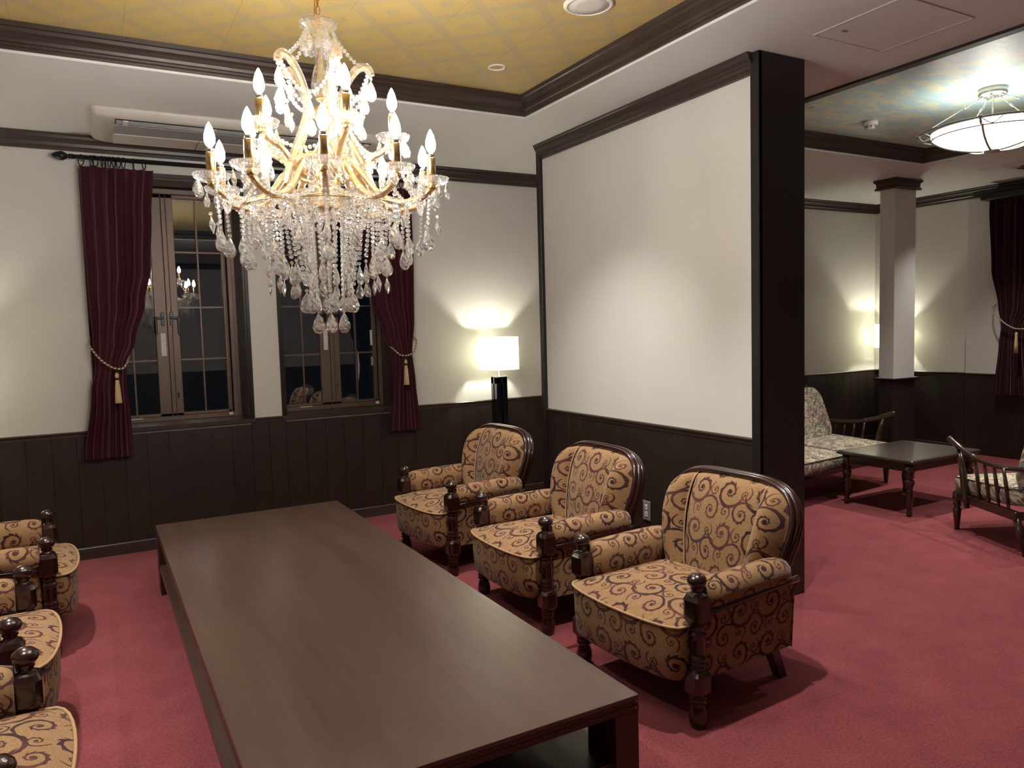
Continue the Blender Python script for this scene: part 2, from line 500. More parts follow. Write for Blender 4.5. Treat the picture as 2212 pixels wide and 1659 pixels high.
# ================================================================== STRUCTURE
struct('floor', MB().box(XL - .1, XR + .1, YF - .1, YW + .1, -0.1, 0), 'carpet', 'dark red cut-pile carpet')

# back wall with two window openings (thick wall)
W1 = (0.03, 1.035); W2 = (1.29, 2.20); WZ0, WZ1 = 0.885, 2.632
mb = MB()
Yo = YW + .12
for x0, x1 in ((XL - .1, W1[0]), (W1[1], W2[0]), (W2[1], XR + .1)): mb.box(x0, x1, YB, Yo, 0, 3.1)
for x0, x1 in (W1, W2):
    mb.box(x0, x1, YB, Yo, 0, WZ0 - .03); mb.box(x0, x1, YB, Yo, WZ1, 3.1)
wall_back = struct('wall_back', mb, 'plaster', 'white wallpapered wall with two windows')
wall_right = struct('wall_right', MB().box(XR, XR + .1, YF - .1, YB, 0, 3.1), 'plaster', 'pale wall of the far seating area')
wall_left = struct('wall_left', MB().box(XL - .1, XL, YF - .1, YB, 0, 3.1), 'plaster')
wall_front = struct('wall_front', MB().box(XL, XR, YF - .1, YF, 0, 3.1), 'plaster')
# pilaster on the right wall
pil = MB().box(XR - .05, XR, 4.05, 4.78, 0, ZC - .13)
wall_pil = struct('wall_right', pil, 'plaster', 'shallow pale pilaster on the far right wall')

# freestanding partition: white panel in a dark frame
part = MB().box(XP + .012, XP + PT, PY0 + .03, PY1, 0.0, ZC)
wall_part = struct('wall_partition', part, 'plaster', 'white partition wall in a dark wooden frame')
mb = MB().bbox(XP - .012, XP + PT + .01, PY0 - .012, PY0 + .03, 0, ZC)          # end board facing the camera
mb.bbox(XP - .015, XP + .012, PY0 - .012, PY0 + .045, 0, ZC)
mb.bbox(XP - .015, XP + PT, PY1 - .03, PY1 + .02, 0, ZC)
struct('end_board', mb, 'jamb', 'black-brown end board', wall_part)
# partition crown
def profile_strip(mb, pts, axis, a0, a1, sgn=1, origin=0.0):
    """extrude a (offset, z) profile along an axis; offset measured from the wall plane into the room"""
    rings = []
    for a in (a0, a1):
        if axis == 'x': rings.append([(a, origin + sgn * o, z) for o, z in pts])
        else: rings.append([(origin + sgn * o, a, z) for o, z in pts])
    mb.loft(rings, True, True)
CROWN = [(0, ZC), (.075, ZC), (.075, ZC - .014), (.066, ZC - .020), (.060, ZC - .040), (.044, ZC - .060), (.044, ZC - .068), (.034, ZC - .072), (.030, ZC - .098), (.020, ZC - .106), (.020, ZC - .126), (0, ZC - .13)]
CROWN = [(o * .82, ZC - (ZC - z) * .80) for o, z in CROWN]
RAIL = [(0, ZR + .002), (.020, ZR + .002), (.024, ZR - .004), (.022, ZR - .012), (.014, ZR - .018), (.014, ZR - .034), (0, ZR - .036)]
BASE = [(0, .082), (.012, .082), (.016, .076), (.016, 0), (0, 0)]
mb = MB(); profile_strip(mb, CROWN, 'y', PY0 + .03, PY1, -1, XP + .012); struct('crown_moulding', mb, 'trimy', None, wall_part)
mb = MB(); profile_strip(mb, RAIL, 'y', PY0 + .03, PY1, -1, XP + .012); struct('dado_rail', mb, 'trimy', None, wall_part)
# wall mouldings
def strip(name, prof, axis, a0, a1, sgn, origin, parent=None):
    mb = MB(); profile_strip(mb, prof, axis, a0, a1, sgn, origin)
    return struct(name, mb, 'trimx' if axis == 'x' else 'trimy', None, parent)
strip('crown_moulding', CROWN, 'x', XL, XR, -1, YB, wall_back)
strip('crown_moulding', CROWN, 'y', YF, YB, -1, XR, wall_right)
strip('crown_moulding', CROWN, 'y', YF, YB, 1, XL, wall_left)
strip('crown_moulding', CROWN, 'x', XL, XR, 1, YF, wall_front)
for a0, a1 in ((XL, W1[0] - .03), (W1[1] + .03, W2[0] - .03), (W2[1] + .03, XR)): strip('dado_rail', RAIL, 'x', a0, a1, -1, YB, wall_back)
strip('dado_rail', RAIL, 'y', 4.78, YB, -1, XR, wall_right)
strip('dado_rail', RAIL, 'y', YF, 4.05, -1, XR, wall_right)
strip('dado_rail', RAIL, 'y', 4.05, 4.78, -1, XR - .05, wall_pil)
strip('dado_rail', RAIL, 'y', YF, YB, 1, XL, wall_left)
strip('dado_rail', RAIL, 'x', XL, XR, 1, YF, wall_front)
strip('baseboard_back', BASE, 'x', XL, XR, -1, YB - .008)
strip('baseboard_right', BASE, 'y', YF, YB, -1, XR - .008)
strip('baseboard_left', BASE, 'y', YF, YB, 1, XL + .008)
strip('baseboard_front', BASE, 'x', XL, XR, 1, YF + .008)
mb = MB(); profile_strip(mb, BASE, 'y', PY0 + .045, PY1, -1, XP + .004); struct('skirting_board', mb, 'trimy', None, wall_part)

# wainscot boards, one by one
def boards(axis, a0, a1, origin, sgn, wd, z1, parent, zs=0.0):
    n = max(1, round((a1 - a0) / wd)); wd = (a1 - a0) / n
    for tone in range(1):
        mb = MB()
        if axis == 'x': mb.bbox(0.0006, wd - 0.0006, 0, sgn * .009, zs, z1, .0016)
        else: mb.bbox(0, sgn * .009, 0.0006, wd - 0.0006, zs, z1, .0016)
        me = mb.mesh('wainscot_board', 'panel')
    for i in range(n):
        jig = 0.0012 * random.random() * sgn
        o = link('wainscot_board', me, parent, (a0 + i * wd, origin + jig, 0) if axis == 'x' else (origin + jig, a0 + i * wd, 0))
for a0, a1, z1 in ((XL, W1[0], ZR - .03), (W1[0], W1[1], ZR - .045), (W1[1], W2[0], ZR - .03), (W2[0], W2[1], ZR - .045), (W2[1], XR, ZR - .03)):
    boards('x', a0, a1, YB, -1, .150, z1, wall_back)
boards('y', 4.78, YB - .01, XR, -1, .152, ZR - .03, wall_right)
boards('y', 2.6, 4.05, XR, -1, .152, ZR - .03, wall_right)
boards('y', 4.05, 4.78, XR - .05, -1, .152, ZR - .03, wall_pil)
boards('y', PY0 + .045, PY1 - .03, XP + .012, -1, .152, ZR - .03, wall_part)
# unseen walls: plain dark dado sheets
struct('wainscot_panel', MB().box(XL, XL + .01, YF, YB, 0, ZR - .03), 'panel', None, wall_left)
struct('wainscot_panel', MB().box(XL, XR, YF, YF + .01, 0, ZR - .03), 'panel', None, wall_front)
struct('wainscot_panel', MB().box(XR - .01, XR, YF, 2.6, 0, ZR - .03), 'panel', None, wall_right)

# square column
CX0, CX1, CY0, CY1 = 6.975, 7.315, 4.69, 4.85
col = struct('column', MB().bbox(CX0, CX1, CY0, CY1, ZR, ZC), 'plaster', 'square white column with a dark wooden base')
def ring_prof(mb, x0, x1, y0, y1, prof, outward=True):
    """mitred moulding round a rectangle; prof = (offset, z)"""
    s = 1 if outward else -1
    rings = []
    for (cx, cy, dx, dy) in ((x0, y0, -1, -1), (x1, y0, 1, -1), (x1, y1, 1, 1), (x0, y1, -1, 1)):
        rings.append([(cx + s * dx * o, cy + s * dy * o, z) for o, z in prof])
    n = len(prof); v = [p for r in rings for p in r]; f = []
    for i in range(4):
        k = (i + 1) % 4
        for j in range(n):
            l = (j + 1) % n
            f.append((i * n + j, k * n + j, k * n + l, i * n + l))
    mb.add(v, f)
mb = MB(); ring_prof(mb, CX0, CX1, CY0, CY1, [(0, ZC), (.045, ZC), (.045, ZC - .02), (.028, ZC - .035), (.024, ZC - .07), (.036, ZC - .085), (.036, ZC - .10), (0, ZC - .10)]); struct('crown_moulding', mb, 'trimx', None, col)
mb = MB(); ring_prof(mb, CX0, CX1, CY0, CY1, [(0, ZR + .02), (.030, ZR + .02), (.036, ZR + .01), (.034, ZR), (.012, ZR - .016), (0, ZR - .016)]); struct('dado_rail', mb, 'mahog', None, col)
struct('column_base', MB().box(CX0 + .004, CX1 - .004, CY0 + .004, CY1 - .004, 0, ZR), 'panel', None, col)
for i in range(2):
    wd = (CX1 - CX0) / 2
    struct('wainscot_board', MB().bbox(CX0 + i * wd + .001, CX0 + (i + 1) * wd - .001, CY0 - .008, CY0 + .004, 0, ZR, .002), 'panel', None, col)
    wd = (CY1 - CY0) / 2
    struct('wainscot_board', MB().bbox(CX0 - .008, CX0 + .004, CY0 + i * wd + .001, CY0 + (i + 1) * wd - .001, 0, ZR, .002), 'panel', None, col)

# ceiling with two coves
A = (-1.07, 2.585, 0.97, 4.352); B2 = (3.985, 6.655, 1.52, 4.205)
mb = MB()
xs = [XL, A[0], A[1], B2[0], B2[1], XR]
mb.box(XL, A[0], YF, YB, ZC, ZC + .03); mb.box(A[1], B2[0], YF, YB, ZC, ZC + .03); mb.box(B2[1], XR, YF, YB, ZC, ZC + .03)
for q in (A, B2):
    mb.box(q[0], q[1], YF, q[2], ZC, ZC + .03); mb.box(q[0], q[1], q[3], YB, ZC, ZC + .03)
ceiling = struct('ceiling', mb, 'ceil_white', 'white plaster ceiling border')
for q, mat, lab in ((A, 'goldpaper', 'gold patterned ceiling inside the recess'), (B2, 'cloudpaper', 'pale blue ceiling with gold clouds inside the recess')):
    struct('ceiling', MB().box(q[0] - .05, q[1] + .05, q[2] - .05, q[3] + .05, ZCOVE, ZCOVE + .06), mat, lab)
    mb = MB(); ring_prof(mb, q[0], q[1], q[2], q[3], [(.002, ZC - .0005), (.002, ZCOVE), (-.02, ZCOVE), (-.02, ZC - .0005)], False)
    struct('cove_edge', mb, 'ceil_white', None, ceiling)
COVE = [(0, ZC + .012), (.010, ZC + .014), (.012, ZC + .024), (.020, ZC + .030), (.022, ZC + .040), (.030, ZC + .044), (.034, ZC + .058), (.048, ZC + .074), (.062, ZC + .084), (.066, ZC + .100), (.076, ZC + .104), (.080, ZC + .125), (0, ZC + .125)]
for i, q in enumerate((A, B2)):
    mb = MB(); ring_prof(mb, q[0], q[1], q[2], q[3], COVE, False)
    o = mb.build('trim_%d' % (i + 1), 'trimx'); tag(o, 'dark stepped cornice round the %s ceiling recess' % ('gold', 'blue')[i], kind='structure')

struct('trim_3', MB().bbox(B2[0] - .045, B2[0] + .02, B2[2], B2[3], ZC - .014, ZC + .02, .003), 'jamb', 'dark strip along the near edge of the blue ceiling recess')
# ceiling hatch
mb = MB(); hx0, hx1, hy0, hy1 = 3.135, 3.64, 2.07, 2.53
ring_prof(mb, hx0, hx1, hy0, hy1, [(0, ZC), (0, ZC - .004), (.006, ZC - .004), (.006, ZC)], True)
h = thing('ceiling_hatch', 'square white access hatch flush in the ceiling near the partition', 'hatch', (0, 0, 0))
mb.build('hatch_frame', M['ac_white'], h)
MB().box(hx0, hx1, hy0, hy1, ZC - .002, ZC + .001).build('hatch_door', M['ceil_white'], h)
MB().bbox(3.20, 3.235, 2.425, 2.44, ZC - .006, ZC - .002, .001).build('latch', M['steel'], h)

# windows
def window(n, xc, op, label, left_hidden):
    w = tag(link('window_%d' % n, None), label, kind='structure')
    x0, x1 = op
    t = .012
    mb = MB()   # reveal lining (dark wood) sides, head, and sill
    mb.box(x0, x0 + t, YB - .004, YW, WZ0, WZ1); mb.box(x1 - t, x1, YB - .004, YW, WZ0, WZ1)
    mb.box(x0, x1, YB - .004, YW, WZ1 - t, WZ1)
    mb.build('reveal_lining', M['reveal'], w)
    mb = MB()
    mb.bbox(x0 - .026, x0, YB - .016, YB, WZ0, WZ1 + .028); mb.bbox(x1, x1 + .026, YB - .016, YB, WZ0, WZ1 + .028)
    mb.bbox(x0 - .026, x1 + .026, YB - .018, YB, WZ1, WZ1 + .03)
    mb.build('casing', M['reveal'], w)
    MB().bbox(x0 - .03, x1 + .03, YB - .030, YW, WZ0 - .032, WZ0, .004).build('sill', M['trimx'], w)
    hx = .475; z0, z1 = WZ0, 2.612
    fx0, fx1 = max(xc - hx, x0 + t), min(xc + hx, x1 - t)
    yf = YW - .05
    mb = MB(); mb.bbox(fx0, fx0 + .032, yf, YW + .05, z0, z1); mb.bbox(fx1 - .032, fx1, yf, YW + .05, z0, z1)
    mb.bbox(fx0, fx1, yf, YW + .05, z1 - .038, z1); mb.bbox(fx0, fx1, yf - .005, YW + .05, z0, z0 + .035)
    mb.bbox(fx1 - .052, fx1 - .040, yf + .02, YW + .05, z0 + .03, z1 - .03); mb.bbox(fx0 + .040, fx0 + .052, yf + .02, YW + .05, z0 + .03, z1 - .03)
    mb.box(x0 + t, fx0, YW, YW + .05, z0, WZ1 - t); mb.box(fx1, x1 - t, YW, YW + .05, z0, WZ1 - t); mb.box(x0 + t, x1 - t, YW, YW + .05, z1, WZ1 - t)
    mb.build('window_frame', M['bronze'], w)
    for s in (-1, 1):
        a0, a1 = (xc, fx1 - .05) if s > 0 else (fx0 + .05, xc)
        st = .082
        mb = MB()
        ys = YW - .03
        if s > 0: mb.bbox(a0 + .001, a0 + st, ys, ys + .03, z0 + .035, z1 - .038); mb.bbox(a0 + .030, a0 + .036, ys - .006, ys, z0 + .035, z1 - .038); mb.bbox(a1 - .02, a1, ys, ys + .03, z0 + .035, z1 - .038)
        else: mb.bbox(a1 - st, a1 - .001, ys, ys + .03, z0 + .035, z1 - .038); mb.bbox(a0, a0 + .02, ys, ys + .03, z0 + .035, z1 - .038)
        mb.bbox(a0, a1, ys, ys + .03, z1 - .065, z1 - .038); mb.bbox(a0, a1, ys, ys + .03, z0 + .035, z0 + .055)
        sash = mb.build('sash', M['bronze'], w)
        g0, g1 = (a0 + st, a1 - .02) if s > 0 else (a0 + .02, a1 - st)
        gz0, gz1 = z0 + .055, z1 - .065
        MB().box(g0 - .005, g1 + .005, ys + .016, ys + .020, gz0 - .005, gz1 + .005).build('pane', M['pane'], sash)
        gm = (g0 + g1) / 2 - (.02 if s > 0 else -.02) * 0.2
        MB().bbox(gm - .006, gm + .006, ys + .007, ys + .0155, gz0, gz1, .001).build('muntin', M['bronze'], sash)
        for z in (2.15, 1.735, 1.341):
            MB().bbox(g0, g1, ys + .008, ys + .015, z - .007, z + .007, .001).build('muntin', M['bronze'], sash)
        # lever handle
        hxx = xc + s * .030
        mb = MB().bbox(hxx - .012, hxx + .012, ys - .010, ys, 1.60, 1.70); mb.bbox(hxx - .006 if s > 0 else hxx - .05, hxx + .05 if s > 0 else hxx + .006, ys - .034, ys - .010, 1.652, 1.668)
        mb.bbox(*( (hxx + .04, hxx + .056) if s > 0 else (hxx - .056, hxx - .04)), ys - .04, ys - .024, 1.535, 1.668, .004)
        mb.build('handle', M['black_metal'], sash)
        mb = MB().bbox(xc + .045, xc + .056, ys - .008, ys, 1.055, 1.095) if s > 0 else None
        if mb: mb.build('lock', M['chrome'], sash)
        if s < 0:
            st_ = MB().box(xc - .050, xc - .016, ys - .002, ys, 1.375, 1.545).build('sticker', M['paper'], sash)
            mb = MB()
            for i in range(9):
                zz = 1.53 - i * .017
                mb.box(xc - .037, xc - .037 + .008 + .010 * ((i * 7) % 3) / 2, ys - .003, ys - .002, zz - .003, zz)
            mb.build('print', M['ink'], sash)
            st_['label'] = 'white paper sticker with small grey print'
    MB().bbox(fx1 - .075, fx1 - .045, yf - .012, yf, z0 + .012, z0 + .034, .002).build('stopper', M['white_plastic'], w)
    MB().box(fx0 + .17, fx0 + .27, yf - .007, yf - .005, z0 + .028, z0 + .034).build('drain_cap', M['white_plastic'], w)
    return w
w1 = window(1, .52, W1, 'bronze casement window beside the left curtain', True)
w2 = window(2, 1.745, W2, 'bronze casement window half behind the right curtain', False)
MB().box(2.10, 2.147, YW - .018, YW - .0145, 1.40, 1.53).build('sticker', M['paper'], w2)['label'] = 'pale square sticker on the glass'
MB().box(2.10, 2.145, YW - .018, YW - .0145, 1.225, 1.30).build('sticker', M['ac_grey'], w2)['label'] = 'grey crumpled sticker on the glass'
# glazing bead strip outside so the panes stand before a dark night

# ================================================================== LIGHTS IN THE CEILING
def downlight(x, y, z, watts, label, group=None, rad=.042, cone=92):
    t = thing('downlight', label, 'downlight', (x, y, z), 0, group)
    mb = MB(); R = rad
    mb.lathe([(R + .010, 0), (R + .010, -.004), (R, -.006), (R - .003, 0)], cap0=False, cap1=False, seg=28); mb.build('trim_ring', M['white_plastic'], t)
    mb = MB(); mb.lathe([(R - .002, -.002), (R * .86, .016), (R * .74, .03), (R * .55, .05)], cap0=False, cap1=False, seg=28); mb.build('reflector', M['chrome'], t)
    mb = MB(); mb.lathe([(R * .58, .046), (R * .58, .052)], seg=20); mb.build('lamp_glass', emis('lit_spot_lamp', (1, .86, .66), 10.0) if 'lit_spot_lamp' not in bpy.data.materials else bpy.data.materials['lit_spot_lamp'], t)
    ld = bpy.data.lights.new('spot', 'SPOT'); ld.energy = watts; ld.spot_size = math.radians(cone); ld.spot_blend = 1.0
    ld.color = (1.0, .96, .90); ld.shadow_soft_size = .03
    lo = bpy.data.objects.new('spot', ld); C.objects.link(lo); lo.parent = t; lo.location = (0, 0, -.012)
    return t
DL1 = [(2.13, 3.89), (2.05, 2.10), (-.44, 3.89), (-.40, 2.10)]
labs = ['chrome recessed downlight in the gold ceiling above the far armchairs', 'recessed downlight in the gold ceiling above the nearest right armchair', 'recessed downlight in the gold ceiling above the far left armchair', 'recessed downlight in the gold ceiling above the nearest left armchair']
for (x, y), l in zip(DL1, labs): downlight(x, y, ZCOVE, DOWN, l)
DL2 = [(6.13, 3.68), (4.5, 3.68), (4.5, 2.05), (6.13, 2.05)]
labs = ['downlight in the blue ceiling behind the glass bowl lamp', 'downlight in the blue ceiling on the partition side', 'downlight in the blue ceiling nearest the camera', 'downlight in the blue ceiling right of the bowl lamp']
for (x, y), l in zip(DL2, labs): downlight(x, y, ZCOVE, DOWN2, l)
downlight(7.40, 4.08, ZC, DOWN2 * .6, 'small downlight in the white ceiling right of the column')

# speaker
t = thing('ceiling_speaker', 'round white flush speaker in the gold ceiling', 'speaker', (2.12, 2.965, ZCOVE))
MB().lathe([(.118, 0), (.118, -.006), (.108, -.012), (.097, -.013), (.097, -.004)], seg=48, cap0=False, cap1=False).build('rim', M['white_plastic'], t)
MB().lathe([(.097, 0), (.097, -.010), (.05, -.012), (.001, -.0125)], seg=48, cap0=False).build('grille', M['ac_white'], t)
# smoke detector
t = thing('smoke_detector', 'round white smoke detector on the blue ceiling', 'detector', (5.27, 3.75, ZCOVE))
MB().lathe([(.055, 0), (.055, -.028), (.048, -.034)], seg=32).build('base', M['white_plastic'], t)
MB().lathe([(.040, -.034), (.036, -.052), (.028, -.060)], seg=32).build('cap', M['white_plastic'], t)
for k in range(8):
    a = k * PI / 4
    MB().box(-.004, .004, -.002, .002, -.050, -.040).build('vent', M['ac_dark'], t, (.038 * math.cos(a), .038 * math.sin(a), 0)).rotation_euler = (0, 0, a + PI / 2)

# air conditioners
def rbox_ring(x0, x1, y0, y1, z, r, n=6):
    pts = []
    for cx, cy, a0 in ((x1 - r, y1 - r, 0), (x0 + r, y1 - r, PI / 2), (x0 + r, y0 + r, PI), (x1 - r, y0 + r, 1.5 * PI)):
        for i in range(n + 1):
            a = a0 + PI / 2 * i / n; pts.append((cx + r * math.cos(a), cy + r * math.sin(a), z))
    return pts
t = thing('air_conditioner', 'long ivory one-way air conditioner under the ceiling above the window', 'air conditioner', (0, 0, 0))
ax0, ax1, ay0, ay1 = .085, 1.93, 5.09, 5.80
mb = MB(); mb.loft([rbox_ring(ax0, ax1, ay0, ay1, ZC, .03), rbox_ring(ax0, ax1, ay0, ay1, ZC - .012, .03), rbox_ring(ax0 + .02, ax1 - .02, ay0 + .02, ay1 - .02, ZC - .045, .05), rbox_ring(ax0 + .06, ax1 - .06, ay0 + .045, ay1 - .03, ZC - .055, .05)], True, True, True)
mb.build('cover', M['ac_white'], t)
MB().bbox(ax0 + .13, ax1 - .13, ay0 + .055, ay0 + .17, ZC - .060, ZC - .05, .002).build('outlet_slot', M['ac_dark'], t)
for k in range(3):
    MB().bbox(ax0 + .135, ax1 - .135, ay0 + .068 + k * .03, ay0 + .078 + k * .03, ZC - .066, ZC - .058, .002).build('louvre', M['ac_grey'], t)
for k in range(4):
    x = ax0 + .17 + k * .5
    MB().bbox(x, x + .03, ay0 + .060, ay0 + .155, ZC - .068, ZC - .060, .002).build('louvre_clip', M['white_plastic'], t)
MB().bbox(ax0 + .13, ax1 - .13, ay0 + .18, ay0 + .40, ZC - .062, ZC - .05, .003).build('front_flap', M['ac_grey'], t)
MB().bbox(ax0 + .13, .72, ay0 + .405, ay1 - .06, ZC - .066, ZC - .05, .003).build('intake_panel', M['ac_white'], t)
MB().bbox(.725, ax1 - .13, ay0 + .405, ay1 - .06, ZC - .066, ZC - .05, .003).build('intake_panel', M['ac_white'], t)
t = thing('air_conditioner', 'square white ceiling cassette air conditioner at the right edge', 'air conditioner', (0, 0, 0))
mb = MB(); mb.loft([rbox_ring(7.36, 8.2, 3.12, 3.92, ZC - .001, .03), rbox_ring(7.36, 8.2, 3.12, 3.92, ZC - .015, .03), rbox_ring(7.40, 8.16, 3.16, 3.88, ZC - .03, .03)]); mb.build('cover', M['ac_white'], t)
MB().bbox(7.50, 8.06, 3.80, 3.85, ZC - .034, ZC - .028).build('louvre', M['ac_dark'], t)
MB().bbox(7.42, 7.47, 3.26, 3.78, ZC - .034, ZC - .028).build('louvre', M['ac_dark'], t)
MB().bbox(7.54, 8.02, 3.26, 3.76, ZC - .036, ZC - .028).build('grille', M['ac_grey'], t)

# ================================================================== CHANDELIER
CXC, CYC = .757, 2.66
A0 = math.atan2(-CYC, -CXC)
ch = thing('chandelier', 'large crystal chandelier with fifteen lit candle bulbs above the long table', 'chandelier', (CXC, CYC, 0), 0)
def cr(vals, n=6):
    """catmull-rom through (r, z) points"""
    out = []; P = [vals[0]] + list(vals) + [vals[-1]]
    for i in range(1, len(P) - 2):
        for k in range(n):
            t = k / n; q = []
            for d in range(len(vals[0])):
                p0, p1, p2, p3 = P[i - 1][d], P[i][d], P[i + 1][d], P[i + 2][d]
                q.append(.5 * (2 * p1 + (p2 - p0) * t + (2 * p0 - 5 * p1 + 4 * p2 - p3) * t * t + (3 * p1 - p0 - 3 * p2 + p3) * t ** 3))
            out.append(tuple(q))
    out.append(tuple(vals[-1])); return out
def radial(path): return [(r, 0, z) for r, z in path]
def dish_mesh(R, h, n=28):
    mb = MB(); rings = []
    prof = [(R * .28, -h), (R * .66, -h * .84), (R * .92, -h * .48), (R, -h * .12), (R * .98, 0), (R * .93, -h * .12), (R * .60, -h * .66), (R * .28, -h * .82)]
    for i, (r, z) in enumerate(prof):
        ring = []
        for j in range(n * 2):
            a = PI * j / n; k = 1 + (.022 if j % 2 else -.022) * (1 if 1 <= i <= 4 else 0)
            ring.append((r * k * math.cos(a), r * k * math.sin(a), z))
        rings.append(ring)
    mb.loft(rings, True, True, False); return mb.mesh('candle_dish', 'pressed')
def drop_mesh(name, wd, ht, th=.5, n=8, round_=True):
    mb = MB(); rings = []
    prof = [(0.03, 0), (.34, -.15), (.66, -.33), (.91, -.52), (1.0, -.68), (.90, -.83), (.60, -.95), (.10, -1.0)] if round_ else [(0.05, 0), (.45, -.20), (.9, -.42), (1, -.5), (.6, -.78), (.04, -1.0)]
    for i, (r, z) in enumerate(prof):
        off = (PI / n) if i % 2 else 0
        rings.append([(r * wd / 2 * math.cos(2 * PI * j / n + off), r * wd / 2 * th * math.sin(2 * PI * j / n + off), z * ht) for j in range(n)])
    mb.loft(rings, True, True, False)
    mb.sphere((0, 0, .006), .0065, 6, 4, smooth=False)
    return mb.mesh(name, 'crystal' if wd == .032 else 'crystal_bright')
DR = {'s': drop_mesh('crystal_drop', .032, .056), 'm': drop_mesh('crystal_drop', .038, .066), 'l': drop_mesh('crystal_drop', .045, .074), 'x': drop_mesh('crystal_spike', .024, .060, .7, 6, False)}
def place_drop(parent, kind, x, y, z, rz=None):
    o = link('crystal_spike' if kind == 'x' else 'crystal_drop', DR[kind], parent, (x, y, z))
    o.rotation_euler = (random.uniform(-.08, .08), random.uniform(-.08, .08), random.uniform(0, PI) if rz is None else rz)
    return o
def strand(parent, pts, r=.0074, name='bead_strand'):
    """faceted beads threaded evenly along a polyline"""
    pts = [Vector(p) for p in pts]; mb = MB(); step = r * 2.15; acc = 0; last = pts[0]
    mb.sphere(last, r, 6, 4, smooth=False)
    for a, b in zip(pts, pts[1:]):
        L = (b - a).length; d = step - acc
        while d <= L:
            p = a + (b - a) * (d / L); mb.sphere(p, r, 6, 4, smooth=False); d += step
        acc = L - (d - step)
    return mb.build(name, M['crystal_bright' if parent is ch and pts[0].z < 2.1 else 'crystal'], parent)
def sag(p, q, drop, n=10):
    p, q = Vector(p), Vector(q)
    return [p.lerp(q, i / n) - Vector((0, 0, drop * 4 * (i / n) * (1 - i / n))) for i in range(n + 1)]
def pol(r, th, z): return (r * math.cos(A0 + th), r * math.sin(A0 + th), z)

R1, ZD1 = .378, 2.032
R2, ZD2 = .242, 2.202
low_path = cr([(.03, 2.10), (.075, 2.115), (.13, 2.06), (.19, 1.985), (.26, 1.952), (.33, 1.962), (.37, 1.990), (R1, 2.012)], 5)
upp_path = cr([(.03, 2.06), (.07, 2.045), (.12, 2.07), (.17, 2.125), (.215, 2.15), (.238, 2.165), (R2, 2.184)], 5)
horn_path = cr([(.165, 2.00), (.135, 2.09), (.085, 2.20), (.062, 2.28), (.080, 2.36), (.118, 2.42), (.150, 2.437), (.168, 2.425), (.172, 2.408)], 5)
mb = MB(); mb.tube(radial(low_path), .0085, 12, True, True, .10); me_low = mb.mesh('arm', 'gold')
mb = MB(); mb.tube(radial(upp_path), .0085, 12, True, True, .10); me_upp = mb.mesh('arm', 'gold')
mb = MB(); mb.tube(radial(horn_path), [.0085] * 12 + [.006] * (len(horn_path) - 12), 12, True, True, .10); me_horn = mb.mesh('scroll', 'gold')
mb = MB(); mb.tube(radial(low_path[2:-1]), .0125, 10, False, True); me_sh_low = mb.mesh('glass_sleeve', 'pressed')
mb = MB(); mb.tube(radial(upp_path[2:-1]), .0125, 10, False, True); me_sh_upp = mb.mesh('glass_sleeve', 'pressed')
mb = MB(); mb.tube(radial(horn_path[1:]), .0145, 10, False, True); me_sh_horn = mb.mesh('glass_sleeve', 'pressed')
me_dish = dish_mesh(.059, .028)
mb = MB(); mb.lathe([(.006, -.030), (.016, -.026), (.013, -.02), (.016, -.014), (.010, -.012), (.012, 0.0), (.0152, .004), (.0152, .078), (.0140, .080)], seg=20); me_cand = mb.mesh('candle_sleeve', 'gold')
mb = MB(); mb.lathe([(.0120, .078), (.0120, .092), (.008, .094)], seg=16); me_cap = mb.mesh('bulb_socket', 'chrome')
mb = MB(); mb.lathe([(.010, .092), (.0160, .102), (.0178, .114), (.0165, .128), (.011, .148), (.005, .161), (.0005, .168)], seg=16); me_bulb = mb.mesh('candle_bulb', 'bulb')
mb = MB(); mb.sphere((0, 0, 0), .015, 8, 6, smooth=False); me_knuckle = mb.mesh('glass_collar', 'crystal')

def arm(mesh, sh, R, zd, th, ndrop, lower):
    a = link('candle_arm', mesh, ch, (0, 0, 0), A0 + th)
    link('glass_sleeve', sh, a)
    link('candle_dish', me_dish, a, (R, 0, zd))
    link('candle_sleeve', me_cand, a, (R, 0, zd - .012))
    link('bulb_socket', me_cap, a, (R, 0, zd - .012))
    link('candle_bulb', me_bulb, a, (R, 0, zd - .003))
    for k in range(ndrop):
        b = 2 * PI * (k + .3) / ndrop
        place_drop(a, 's', R + .050 * math.cos(b), .050 * math.sin(b), zd - .018)
    return a
for k in range(10):
    th = math.radians(36 * k)
    a = arm(me_low, me_sh_low, R1, ZD1, th, 5, True)
    # strand and big drop below the arm end
    strand(a, [(R1 - .012, 0, 1.975), (R1 - .02, 0, 1.868)])
    place_drop(a, 'l', R1 - .02, 0, 1.855, .4)
    place_drop(a, 'x', R1 + .012, .02, 1.895)
    link('glass_collar', me_knuckle, a, (.19, 0, 1.985)); link('glass_collar', me_knuckle, a, (.30, 0, 1.953))
for k in range(5):
    th = math.radians(18 + 72 * k)
    a = arm(me_upp, me_sh_upp, R2, ZD2, th, 5, False)
    link('glass_collar', me_knuckle, a, (.13, 0, 2.085))
    s = link('scroll', me_horn, ch, (0, 0, 0), A0 + th + math.radians(2 + 0))
    link('glass_sleeve', me_sh_horn, s)
    for r_, z_ in ((.135, 2.09), (.085, 2.20), (.062, 2.28), (.118, 2.42), (.165, 2.425)): link('glass_collar', me_knuckle, s, (r_, 0, z_))
    place_drop(s, 'l', .172, 0, 2.392, .3); place_drop(s, 'm', .150, .03, 2.345); place_drop(s, 'x', .135, -.01, 2.28)
